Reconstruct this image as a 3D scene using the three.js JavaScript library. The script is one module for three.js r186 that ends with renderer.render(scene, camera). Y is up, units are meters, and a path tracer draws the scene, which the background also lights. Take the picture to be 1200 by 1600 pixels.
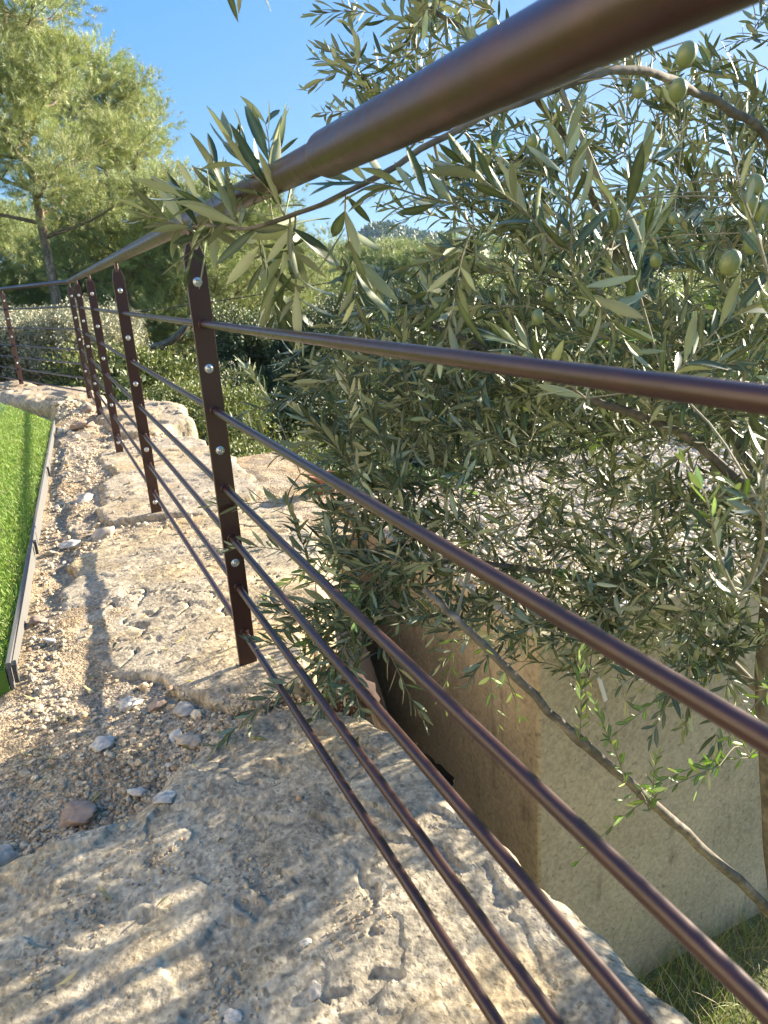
import * as THREE from 'three';
import { mergeGeometries, mergeVertices } from 'three/addons/utils/BufferGeometryUtils.js';

// ---------------------------------------------------------------- camera, sky, sun, exposure
const scene = new THREE.Scene();
const camera = new THREE.PerspectiveCamera(69.4, 768 / 1024, 0.05, 6000);
camera.position.set(0, 0.915, 0);
camera.up.set(0.18219, 0.95104, -0.24967);
camera.lookAt(0.38183, 0.915 - 0.30243, -0.87335);
camera.focus = 1.75;
camera.userData.fStop = 11;
scene.add(camera);

const renderer = new THREE.WebGLRenderer({ antialias: true });
renderer.toneMapping = THREE.LinearToneMapping;
renderer.toneMappingExposure = 4.3;
renderer.shadowMap.enabled = true;
renderer.shadowMap.type = THREE.PCFSoftShadowMap;

const SUN = new THREE.Vector3(1, 0.325, -0.2).normalize();
{
  const W = 1024, Hh = 512, a = new Float32Array(W * Hh * 4);
  const mix = (p, q, t) => p + (q - p) * t;
  for (let j = 0; j < Hh; j++) {
    const el = ((j + 0.5) / Hh - 0.5) * Math.PI, s = Math.max(0, Math.sin(el));
    for (let i = 0; i < W; i++) {
      const az = ((i + 0.5) / W - 0.5) * 2 * Math.PI;
      const dx = Math.cos(el) * Math.cos(az), dy = Math.sin(el), dz = Math.cos(el) * Math.sin(az);
      const c = Math.max(0, dx * SUN.x + dy * SUN.y + dz * SUN.z);
      const t = 1 - Math.exp(-s * 4.5);
      let r = mix(0.108, 0.010, t), g = mix(0.195, 0.082, t), b = mix(0.265, 0.24, t);
      const glow = 0.10 * Math.pow(c, 3) + 0.13 * Math.pow(c, 24);
      r += glow * 1.0; g += glow * 0.9; b += glow * 0.72;
      if (el < 0) { r = 0.16; g = 0.17; b = 0.15; }
      const k = (j * W + i) * 4; a[k] = r; a[k + 1] = g; a[k + 2] = b; a[k + 3] = 1;
    }
  }
  const sky = new THREE.DataTexture(a, W, Hh, THREE.RGBAFormat, THREE.FloatType);
  sky.mapping = THREE.EquirectangularReflectionMapping; sky.magFilter = THREE.LinearFilter; sky.needsUpdate = true;
  scene.background = sky; scene.environment = sky;
}
const sun = new THREE.DirectionalLight(new THREE.Color().setRGB(1, 0.87, 0.70), 5);
sun.position.copy(SUN).multiplyScalar(40); sun.target.position.set(0.5, 0, -2);
sun.castShadow = true; sun.shadow.mapSize.set(4096, 4096);
Object.assign(sun.shadow.camera, { left: -14, right: 14, top: 14, bottom: -14, near: 1, far: 120 });
scene.add(sun, sun.target);
scene.fog = new THREE.FogExp2(new THREE.Color().setRGB(0.5, 0.72, 1.0), 0.0002);   // thin blue air that the hills fade into

// ---------------------------------------------------------------- helpers
function rng(seed) { let s = seed >>> 0; return () => { s = (s + 0x6D2B79F5) | 0; let t = Math.imul(s ^ (s >>> 15), 1 | s); t = (t + Math.imul(t ^ (t >>> 7), 61 | t)) ^ t; return ((t ^ (t >>> 14)) >>> 0) / 4294967296; }; }
const V = (x, y, z) => new THREE.Vector3(x, y, z);
const clamp = (x, a, b) => Math.min(b, Math.max(a, x));
const ss = (a, b, x) => { const t = clamp((x - a) / (b - a), 0, 1); return t * t * (3 - 2 * t); };
function hash(x, y, z) { let h = Math.imul(x, 374761393) ^ Math.imul(y, 668265263) ^ Math.imul(z, 2147483647 - 1274126177); h = Math.imul(h ^ (h >>> 13), 1274126177); return ((h ^ (h >>> 16)) >>> 0) / 4294967296; }
function vn(x, y, seed = 0, per = 0, perY = per) {                      // value noise, 0..1
  const ix = Math.floor(x), iy = Math.floor(y), fx = x - ix, fy = y - iy;
  const u = fx * fx * fx * (fx * (fx * 6 - 15) + 10), v = fy * fy * fy * (fy * (fy * 6 - 15) + 10);
  const w = per ? (k) => ((k % per) + per) % per : (k) => k, wy = perY ? (k) => ((k % perY) + perY) % perY : (k) => k;
  const a = hash(w(ix), wy(iy), seed), b = hash(w(ix + 1), wy(iy), seed), c = hash(w(ix), wy(iy + 1), seed), d = hash(w(ix + 1), wy(iy + 1), seed);
  return a + (b - a) * u + (c - a) * v + (a - b - c + d) * u * v;
}
function fbm(x, y, oct, seed = 0, gain = 0.5, per = 0) {
  let s = 0, a = 1, n = 0;
  for (let o = 0; o < oct; o++) { s += a * vn(x, y, seed + o * 17, per); n += a; a *= gain; x *= 2; y *= 2; per *= 2; }
  return s / n;
}
const used = {};
function uname(n) { const k = used[n] = (used[n] ?? -1) + 1; return k ? `${n}_${String(k).padStart(3, '0')}` : n; }
function shadowed(o) { o.castShadow = true; o.receiveShadow = true; return o; }
function part(name, geo, mat, parent) { const m = shadowed(new THREE.Mesh(geo, mat)); m.name = name; parent.add(m); return m; }
function tag(o, label, category, group) { o.userData.label = label; o.userData.category = category; if (group) o.userData.group = group; return o; }
function single(name, geo, mat, label, category, group) { const m = shadowed(new THREE.Mesh(geo, mat)); m.name = uname(name); scene.add(m); return tag(m, label, category, group); }
function groupThing(name, label, category, group) { const g = new THREE.Group(); g.name = uname(name); scene.add(g); return tag(g, label, category, group); }
function structure(name, geo, mat) { const m = shadowed(new THREE.Mesh(geo, mat)); m.name = uname(name); m.userData.kind = 'structure'; scene.add(m); return m; }
function copies(name, geo, mat, list, parent, label) {      // list: {m: Matrix4, c?: Color}
  const im = shadowed(new THREE.InstancedMesh(geo, mat, list.length));
  list.forEach((e, i) => { im.setMatrixAt(i, e.m); if (e.c) im.setColorAt(i, e.c); });
  im.name = parent ? name : uname(name); im.userData.kind = 'stuff'; if (label) im.userData.label = label;
  (parent ?? scene).add(im); return im;
}
function tile(size, fn, srgb) {                              // DataTexture from fn(u, v) -> [r, g, b] in 0..1
  const a = new Uint8Array(size * size * 4);
  for (let j = 0; j < size; j++) for (let i = 0; i < size; i++) {
    const c = fn(i / size, j / size), k = (j * size + i) * 4;
    a[k] = clamp(c[0], 0, 1) * 255; a[k + 1] = clamp(c[1], 0, 1) * 255; a[k + 2] = clamp(c[2], 0, 1) * 255; a[k + 3] = 255;
  }
  const t = new THREE.DataTexture(a, size, size, THREE.RGBAFormat);
  t.wrapS = t.wrapT = THREE.RepeatWrapping; t.magFilter = THREE.LinearFilter; t.minFilter = THREE.LinearMipmapLinearFilter; t.generateMipmaps = true;
  if (srgb) t.colorSpace = THREE.SRGBColorSpace;
  t.needsUpdate = true; return t;
}
function mesh(pos, idx, uv, col) {
  const g = new THREE.BufferGeometry();
  g.setAttribute('position', new THREE.Float32BufferAttribute(pos, 3));
  if (uv) g.setAttribute('uv', new THREE.Float32BufferAttribute(uv, 2));
  if (col) g.setAttribute('color', new THREE.Float32BufferAttribute(col, 3));
  g.setIndex(idx); g.computeVertexNormals(); return g;
}
function tube(pts, rad, sides = 8, cap = true) {             // tapered tube with mitred joints; rad number or array
  const n = pts.length, pos = [], uv = [], idx = []; let len = 0;
  let up = Math.abs(pts[1].clone().sub(pts[0]).normalize().y) > 0.9 ? V(1, 0, 0) : V(0, 1, 0);
  for (let i = 0; i < n; i++) {
    const a = i ? pts[i].clone().sub(pts[i - 1]).normalize() : null, b = i < n - 1 ? pts[i + 1].clone().sub(pts[i]).normalize() : null;
    const t = a && b ? a.clone().add(b).normalize() : (a ?? b);
    const mit = a && b ? 1 / Math.max(0.5, t.dot(a)) : 1;
    const s = t.clone().cross(up).normalize(), u = s.clone().cross(t).normalize(); up = u;
    if (i) len += pts[i].distanceTo(pts[i - 1]);
    const r = Array.isArray(rad) ? rad[i] : rad;
    for (let k = 0; k <= sides; k++) {
      const f = k / sides * Math.PI * 2, c = Math.cos(f) * r * mit, d = Math.sin(f) * r;
      pos.push(pts[i].x + s.x * c + u.x * d, pts[i].y + s.y * c + u.y * d, pts[i].z + s.z * c + u.z * d);
      uv.push(k / sides * r * 6.28, len);
    }
    if (i) for (let k = 0; k < sides; k++) { const p = (i - 1) * (sides + 1) + k, q = p + sides + 1; idx.push(p, p + 1, q, q, p + 1, q + 1); }
  }
  if (cap) for (const e of [0, n - 1]) {
    const c = pos.length / 3; pos.push(pts[e].x, pts[e].y, pts[e].z); uv.push(0, 0);
    for (let k = 0; k < sides; k++) { const p = e * (sides + 1) + k; e ? idx.push(p, p + 1, c) : idx.push(p + 1, p, c); }
  }
  return mesh(pos, idx, uv);
}
function smoothPath(pts, n) { return new THREE.CatmullRomCurve3(pts, false, 'centripetal').getPoints(n); }
function polyDist(poly, x, z) {                              // signed distance, positive inside
  let d = 1e9, ins = false;
  for (let i = 0, j = poly.length - 1; i < poly.length; j = i++) {
    const [ax, az] = poly[j], [bx, bz] = poly[i], ex = bx - ax, ez = bz - az;
    const t = clamp(((x - ax) * ex + (z - az) * ez) / (ex * ex + ez * ez), 0, 1);
    d = Math.min(d, Math.hypot(x - ax - ex * t, z - az - ez * t));
    if ((az > z) !== (bz > z) && x < (bx - ax) * (z - az) / (bz - az) + ax) ins = !ins;
  }
  return ins ? d : -d;
}
const std = (o) => new THREE.MeshStandardMaterial(o), phys = (o) => new THREE.MeshPhysicalMaterial(o);
const lin = (r, g, b) => new THREE.Color().setRGB(r, g, b);

// ---------------------------------------------------------------- shared textures
const stoneTex = tile(1024, (u, v) => {
  const a = fbm(u * 6, v * 6, 6, 11, 0.6, 6), b = fbm(u * 40, v * 40, 4, 23, 0.6, 40), c = fbm(u * 3, v * 3, 4, 31, 0.55, 3), s = fbm(u * 90, v * 90, 2, 41, 0.5, 90);
  let k = 0.72 + 0.30 * (a - 0.5) + 0.40 * (b - 0.5) + 0.30 * (s - 0.5);
  const speck = ss(0.66, 0.76, b) * 0.22, ochre = ss(0.50, 0.72, c) * 0.75;
  return [k - speck + 0.02 * ochre, k * (0.955 - 0.03 * ochre) - speck, k * (0.865 - 0.12 * ochre) - speck];
}, true);
const stoneBump = tile(1024, (u, v) => {
  const a = fbm(u * 14, v * 14, 6, 51, 0.62, 14), p = vn(u * 70, v * 70, 61, 70);
  const k = 0.26 * a + 0.5 * fbm(u * 56, v * 56, 4, 81, 0.65, 56) - 0.22 * ss(0.82, 0.95, p) + 0.2;
  return [k, k, k];
});
const earthTex = tile(1024, (u, v) => {
  const a = fbm(u * 8, v * 8, 6, 111, 0.6, 8), b = fbm(u * 60, v * 60, 3, 121, 0.6, 60), g = vn(u * 120, v * 120, 131, 120);
  const k = 0.62 + 0.30 * (a - 0.5) + 0.34 * (b - 0.5) + 0.24 * (g - 0.5), o = ss(0.4, 0.7, fbm(u * 4, v * 4, 3, 141, 0.5, 4));
  return [k, k * (0.925 - 0.03 * o), k * (0.815 - 0.08 * o)];
}, true);
const earthBump = tile(1024, (u, v) => { const k = 0.5 * fbm(u * 30, v * 30, 5, 151, 0.65, 30) + 0.5 * fbm(u * 110, v * 110, 2, 161, 0.6, 110); return [k, k, k]; });
const plasterTex = tile(1024, (u, v) => {
  const a = fbm(u * 3, v * 3, 6, 211, 0.6, 3), b = fbm(u * 120, v * 120, 2, 221, 0.6, 120), st = 0.6 * vn(u * 34, v * 3, 231, 34, 3) + 0.4 * vn(u * 80, v * 6, 233, 80, 6), sp = ss(0.86, 0.93, vn(u * 90, v * 90, 241, 90));
  const m = ss(0.5, 0.75, fbm(u * 5, v * 5, 4, 237, 0.6, 5)), k = 0.70 + 0.20 * (a - 0.5) + 0.15 * (b - 0.5) - 0.10 * sp - 0.13 * ss(0.5, 0.85, st) * m;
  return [k, k * 0.935, k * 0.79];
}, true);
const plasterBump = tile(512, (u, v) => { const k = 0.6 * fbm(u * 70, v * 70, 3, 251, 0.65, 70) + 0.4 * vn(u * 160, v * 160, 261, 160); return [k, k, k]; });
const barkTex = tile(512, (u, v) => {
  const a = fbm(u * 20, v * 5, 5, 311, 0.6, 0), b = fbm(u * 50, v * 50, 3, 321, 0.6, 50), l = ss(0.55, 0.75, fbm(u * 9, v * 9, 3, 331, 0.5, 9));
  const k = 0.39 + 0.3 * (a - 0.5) + 0.24 * (b - 0.5) + 0.12 * l; return [k, k * 0.95, k * 0.84];
}, true);
const barkBump = tile(512, (u, v) => { const k = fbm(u * 40, v * 10, 4, 341, 0.6, 0) * 0.7 + 0.3 * fbm(u * 60, v * 60, 2, 351, 0.6, 60); return [k, k, k]; });
const paintBump = tile(512, (u, v) => { const k = fbm(u * 120, v * 120, 2, 361, 0.6, 120); return [k, k, k]; });

const paintRough = tile(512, (u, v) => { const a = fbm(u * 10, v * 10, 4, 371, 0.6, 10), b = fbm(u * 70, v * 70, 2, 373, 0.6, 70), k = 0.36 + 0.34 * a + 0.2 * (b - 0.5); return [k, k, k]; });
const paintTex = tile(512, (u, v) => { const a = fbm(u * 9, v * 9, 5, 381, 0.6, 9), d = ss(0.60, 0.72, fbm(u * 26, v * 26, 3, 383, 0.6, 26)); const k = 0.86 + 0.2 * (a - 0.5); return [k + 0.10 * d, k + 0.10 * d, k + 0.09 * d]; }, true);
const M = {
  stone: std({ map: stoneTex, bumpMap: stoneBump, bumpScale: 0.0042, roughness: 0.93, vertexColors: true }),
  loose: std({ map: stoneTex, bumpMap: stoneBump, bumpScale: 0.002, roughness: 0.92 }),
  earth: std({ map: earthTex, bumpMap: earthBump, bumpScale: 0.008, roughness: 0.97, vertexColors: true }),
  plaster: std({ map: plasterTex, bumpMap: plasterBump, bumpScale: 0.0016, roughness: 0.94 }),
  bark: std({ map: barkTex, bumpMap: barkBump, bumpScale: 0.003, roughness: 0.9 }),
  pineBark: std({ map: barkTex, bumpMap: barkBump, bumpScale: 0.02, roughness: 0.95, color: lin(1.45, 1.3, 1.15) }),
  twig: std({ color: lin(0.19, 0.18, 0.11), roughness: 0.8 }),
  paint: phys({ color: lin(0.052, 0.0175, 0.0115), metalness: 0.1, roughness: 0.72, roughnessMap: paintRough, map: paintTex, bumpMap: paintBump, bumpScale: 0.00012, clearcoat: 0.35, clearcoatRoughness: 0.36 }),
  zinc: std({ color: lin(0.72, 0.72, 0.68), metalness: 0.95, roughness: 0.3 }),
  edging: std({ color: lin(0.125, 0.124, 0.115), roughness: 0.75, bumpMap: barkBump, bumpScale: 0.0008 }),
};

// ---------------------------------------------------------------- terrain, one sheet out to the hills
const TERRACE = [[-60, 9], [0.42, 9], [0.42, -1.5], [0.56, -2.1], [0.85, -2.6], [1.02, -3.6], [0.72, -5], [0.68, -6.5], [0.3, -7.9], [-0.25, -9.6], [-2, -10.6], [-9, -11.5], [-60, -12]];
function terrainY(x, z) {
  const r = Math.hypot(x, z), az = Math.atan2(x, -z) * 180 / Math.PI;
  const d = -polyDist(TERRACE, x, z);
  let y = -0.14;
  if (d > 0) {
    const g = ss(0, 15, az) * (1 - ss(150, 180, Math.abs(az)));
    const drop = 1.60 * ss(0, 0.5, d) + 5.5 * (1 - Math.exp(-Math.max(d - 2.5, 0) / 13));
    y -= g * drop + (1 - g) * (0.25 * ss(0, 2, d) + 0.012 * d);
    y += (fbm(x * 0.35, z * 0.35, 3, 5) - 0.5) * Math.min(0.5, d * 0.12);
  }
  if (r > 60) {
    y -= 9 * ss(60, 160, r) * ss(-10, 12, az);
    const bump = (c, w) => Math.exp(-(((az - c) / w) ** 2));
    const h1 = 34 + 17 * bump(24.6, 2.1) + 8 * bump(28, 2.4) + 10 * bump(45, 4) + 4 * bump(13, 5) + 5 * fbm(az * 0.5, 3, 4, 9);
    y += (h1 - 7) * ss(260, 640, r) * (1 - 0.5 * ss(640, 1100, r));
    const h2 = 62 + 24 * bump(17, 4) + 16 * bump(40, 6) + 20 * fbm(az * 0.22, 7, 4, 19);
    y += h2 * ss(1150, 1900, r);
    y += (fbm(x * 0.02, z * 0.02, 4, 29) - 0.5) * 16 * ss(200, 600, r);
  }
  return y;
}
{
  const pos = [], idx = [], col = [], uv = [], S = 300, R = [0.05];
  while (R[R.length - 1] < 2600) R.push(R[R.length - 1] * 1.045 + 0.02);
  for (const r of R) for (let k = 0; k <= S; k++) {
    const a = k / S * Math.PI * 2, x = Math.sin(a) * r, z = -Math.cos(a) * r, y = terrainY(x, z);
    pos.push(x, y, z); uv.push(x / 1.5, z / 1.5);
    const n = fbm(x * 0.6 + 3, z * 0.6, 4, 37), w = ss(30, 200, r), q = fbm(x * 0.06, z * 0.06, 5, 43), dry = ss(0.52, 0.62, n) * (1 - w);
    const grass = [0.10 + 0.10 * dry, 0.12 + 0.06 * dry, 0.045 + 0.03 * dry], wood = [0.055 + 0.05 * q, 0.085 + 0.06 * q, 0.035 + 0.025 * q];
    const bare = ss(1.45, 1.15, x) * ss(0.2, 0.4, x) * ss(-1.0, -1.2, z) * ss(-4.5, -3.5, z) * (0.75 + 0.5 * n), sand = [0.34, 0.255, 0.18];
    col.push(...grass.map((g, i) => { const q2 = g + (wood[i] - g) * w; return q2 + (sand[i] - q2) * clamp(bare, 0, 1); }));
  }
  for (let i = 0; i + 1 < R.length; i++) for (let k = 0; k < S; k++) { const p = i * (S + 1) + k, q = p + S + 1; idx.push(p, q, p + 1, p + 1, q, q + 1); }
  structure('terrain', mesh(pos, idx, uv, col), std({ bumpMap: earthBump, bumpScale: 0.02, roughness: 1, vertexColors: true }));
}

// ---------------------------------------------------------------- soil strip
const EDGE = (z) => -0.226 - 0.0526 * (z + 1.94);          // right side of the lawn
function soilY(x, z) {
  const n = fbm(x * 2.2, z * 2.2, 4, 61) - 0.5, f = fbm(x * 14, z * 14, 4, 67) - 0.5;
  let y = -0.03 + n * 0.045 + f * 0.016;
  y += 0.11 * Math.exp(-(((x - 0.14) / 0.20) ** 2) - (((z + 6.75) / 0.30) ** 2)) + 0.05 * Math.exp(-(((x - 0.22) / 0.13) ** 2) - (((z + 5.75) / 0.16) ** 2));
  y -= 0.03 * ss(-1.5, -1.3, z); y -= 0.06 * ss(EDGE(z) - 0.01, EDGE(z) - 0.06, x) * ss(-1.85, -2.0, z);
  y -= 0.16 * ss(0.55, 0.9, x) * ss(-2.4, -1.7, z);
  return y;
}
{
  const x0 = -1.35, x1 = 1.22, z0 = -8.9, z1 = -0.9, nx = 250, nz = 620, pos = [], idx = [], uv = [], col = [];
  for (let j = 0; j <= nz; j++) for (let i = 0; i <= nx; i++) {
    const x = x0 + (x1 - x0) * i / nx, t = j / nz, z = z1 + (z0 - z1) * (0.45 * t + 0.55 * t * t);
    pos.push(x, soilY(x, z), z); uv.push(x / 0.55, z / 0.55);
    const a = fbm(x * 3, z * 3, 4, 71), red = ss(0.48, 0.66, fbm(x * 1.7 + 9, z * 1.7, 4, 73));
    col.push(0.96 + 0.25 * (a - 0.5) + 0.08 * red, 0.93 + 0.25 * (a - 0.5) - 0.01 * red, 0.85 + 0.25 * (a - 0.5) - 0.12 * red);
  }
  for (let j = 0; j < nz; j++) for (let i = 0; i < nx; i++) {
    const x = x0 + (x1 - x0) * (i + 0.5) / nx, z = pos[(j * (nx + 1)) * 3 + 2];
    if (x > 0.40 && z > -1.75 || (x > 0.46 && z > -2.15) || (x > 0.66 && z > -2.55) || (x > 1.0 && z > -3.0) || (z < -4.2 && x > 0.62) || (z < -6.8 && x > 0.3 + (z + 6.8) * 0.33)) continue;
    const p = j * (nx + 1) + i, q = p + nx + 1; idx.push(p, p + 1, q, q, p + 1, q + 1);
  }
  structure('soil_strip', mesh(pos, idx, uv, col), M.earth);
}

// ---------------------------------------------------------------- rock slabs
const rocks = [];
function strata(x, z, seed, dir, scale, steps) {             // flaking beds: terraces with sharp, uneven lips
  const c = Math.cos(dir), s = Math.sin(dir), u = x * c + z * s, v = -x * s + z * c;
  const wx = (fbm(u * 5, v * 5, 3, seed + 1) - 0.5) * 0.22, wz = (fbm(u * 5 + 7, v * 5, 3, seed + 2) - 0.5) * 0.22;
  let q = fbm((u + wx) * scale, (v + wz) * scale * 1.8, 6, seed, 0.5) * steps;
  const f = Math.floor(q), r = q - f; return (f + ss(0.475, 0.515, r) * 0.88 + 0.12 * r) / steps;
}
function rockSlab(o) {
  const { poly, res, name, label, tint, top, amp, seed, round, base } = o;
  let x0 = 1e9, x1 = -1e9, z0 = 1e9, z1 = -1e9;
  for (const [x, z] of poly) { x0 = Math.min(x0, x); x1 = Math.max(x1, x); z0 = Math.min(z0, z); z1 = Math.max(z1, z); }
  x0 -= 0.05; x1 += 0.05; z0 -= 0.05; z1 += 0.05;
  const nx = Math.ceil((x1 - x0) / res), nz = Math.ceil((z1 - z0) / res), pos = [], uv = [], col = [], idx = [], D = [];
  const h = (x, z) => {
    const e = ((fbm(x * 6, z * 6, 4, seed + 5) - 0.5) * 0.10 + (fbm(x * 26, z * 26, 3, seed + 6) - 0.5) * 0.03) * (o.edge ?? 1);
    const d = polyDist(poly, x, z) + e;
    const st = strata(x, z, seed, o.dir ?? 0.6, o.scale ?? 2.4, o.steps ?? 9);
    const st2 = o.chips ? strata(x + 3, z - 2, seed + 77, (o.dir ?? 0.6) + 0.25, 5.5, 4) : 0.5;
    let y = top(x, z) + amp * (st - 0.5) + (o.chips ?? 0) * (st2 - 0.5) + 0.0014 * (fbm(x * 60, z * 60, 3, seed + 8, 0.6) - 0.5) + 0.002 * (fbm(x * 13, z * 13, 3, seed + 9) - 0.5);
    const pit = ss(0.74, 0.84, fbm(x * 11, z * 11, 2, seed + 12)); y -= 0.003 * pit;
    const cr = Math.abs(fbm(x * 2.3 + 5, z * 2.3, 4, seed + 14) - 0.5); y -= (o.crack ?? 0.006) * (1 - ss(0, 0.006, cr));
    if (d < round) { const t = clamp(1 - d / round, 0, 1); y -= round * 0.9 * (1 - Math.sqrt(Math.max(0, 1 - t * t))); }
    if (d < 0) y = Math.max(base, y - (-d) * 14);
    return [y, d, st];
  };
  for (let j = 0; j <= nz; j++) for (let i = 0; i <= nx; i++) {
    const x = x0 + (x1 - x0) * i / nx, z = z0 + (z1 - z0) * j / nz, [y, d, st] = h(x, z);
    const inset = d < 0.02 ? (fbm(y * 12, x * 5 + z * 5, 3, seed + 30) - 0.5) * 0.05 * ss(0.02, -0.02, d) : 0;
    pos.push(x + inset, y, z + inset * 0.6); uv.push(x / 0.62 + y * 0.8, z / 0.62 + y * 0.9); D.push(d);
    const a = fbm(x * 4, z * 4, 4, seed + 20) - 0.5, w = ss(0.46, 0.64, fbm(x * 2 + 4, z * 2, 4, seed + 21)), b = (st * 9 % 1 - 0.5) * 0.10;
    col.push(tint[0] * (1 + 0.32 * a + b + 0.06 * w), tint[1] * (1 + 0.32 * a + b), tint[2] * (1 + 0.32 * a + b - 0.13 * w));
  }
  for (let j = 0; j < nz; j++) for (let i = 0; i < nx; i++) {
    const p = j * (nx + 1) + i, q = p + nx + 1;
    if (Math.max(D[p], D[p + 1], D[q], D[q + 1]) < -0.16) continue;
    idx.push(p, q, p + 1, p + 1, q, q + 1);
  }
  rocks.push({ poly, h });
  return single(name, mesh(pos, idx, uv, col), M.stone, label, 'rock');
}
rockSlab({ name: 'rock_slab', label: 'large grey-beige flaking rock slab in the foreground beneath the nearest bars', seed: 400, res: 0.0032, chips: 0.010, edge: 0.5, amp: 0.058, round: 0.045, base: -1.5, crack: 0, dir: 0.55, scale: 1.35, steps: 9,
  poly: [[-1.3, -1.12], [-0.22, -1.24], [0, -1.25], [0.08, -1.33], [0.18, -1.42], [0.3, -1.44], [0.41, -1.42], [0.5, -1.3], [0.535, -1.05], [0.53, -0.9], [0.55, -0.74], [0.6, -0.48], [0.64, -0.2], [0.6, 0.5], [-1.3, 0.5]],
  top: (x, z) => 0.0 + 0.03 * ss(-0.3, 0.5, x), tint: [0.76, 0.735, 0.65] });
rockSlab({ name: 'rock_slab', label: 'cream rock slab under the nearest post, with a wavy bar shadow', seed: 500, res: 0.007, amp: 0.034, chips: 0.008, round: 0.03, base: -1.2, dir: 0.2, scale: 2.0, steps: 8, crack: 0.016,
  poly: [[0.31, -1.47], [0.2, -1.58], [0.1, -1.79], [-0.05, -1.93], [-0.1, -2.3], [-0.04, -2.8], [0.1, -3.04], [0.5, -3.12], [0.86, -3.0], [0.84, -2.5], [0.66, -2.1], [0.55, -1.85], [0.47, -1.58]],
  top: (x, z) => -0.022 + 0.016 * ss(-0.1, 0.3, x), tint: [0.72, 0.68, 0.60] });
rockSlab({ name: 'rock_slab', label: 'pale rock slab under the second post, with a low front ledge', seed: 600, res: 0.011, amp: 0.045, round: 0.03, base: -1.4, dir: 0.1, scale: 1.8, steps: 7,
  poly: [[0.1, -3.26], [0.35, -3.17], [0.62, -3.16], [0.86, -3.4], [0.9, -4.4], [0.84, -5.05], [0.3, -5.15], [0.18, -4.7], [0.24, -4.2], [0.12, -3.8]],
  top: () => -0.012, tint: [0.74, 0.69, 0.61] });
rockSlab({ name: 'boulder', label: 'blocky boulder with ochre right side, beyond the third post', seed: 700, res: 0.014, amp: 0.09, round: 0.07, base: -1.6, dir: 0.9, scale: 1.6, steps: 6,
  poly: [[0.36, -5.3], [0.62, -5.25], [0.92, -5.45], [0.98, -6.2], [0.8, -6.7], [0.42, -6.85], [0.3, -6.2]], top: () => 0.035, tint: [0.76, 0.69, 0.58] });
rockSlab({ name: 'boulder', label: 'broad rounded cream boulder under the far corner of the railing', seed: 800, res: 0.018, amp: 0.13, round: 0.14, base: -1.0, dir: 0.1, scale: 1.2, steps: 6,
  poly: [[0.42, -7.05], [0.1, -7.1], [-0.35, -7.75], [-0.8, -8.5], [-1.6, -9.0], [-1.7, -10.1], [-0.4, -9.9], [0.2, -8.6], [0.5, -7.6]], top: (x) => 0.05, tint: [0.77, 0.70, 0.60] });
function groundAt(x, z) { let y = soilY(x, z); for (const r of rocks) { if (polyDist(r.poly, x, z) > -0.03) { const k = r.h(x, z); if (k[1] > 0) y = Math.max(y, k[0]); } } return y; }
function onRock(x, z) { return rocks.some((r) => polyDist(r.poly, x, z) > 0.0); }

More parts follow.
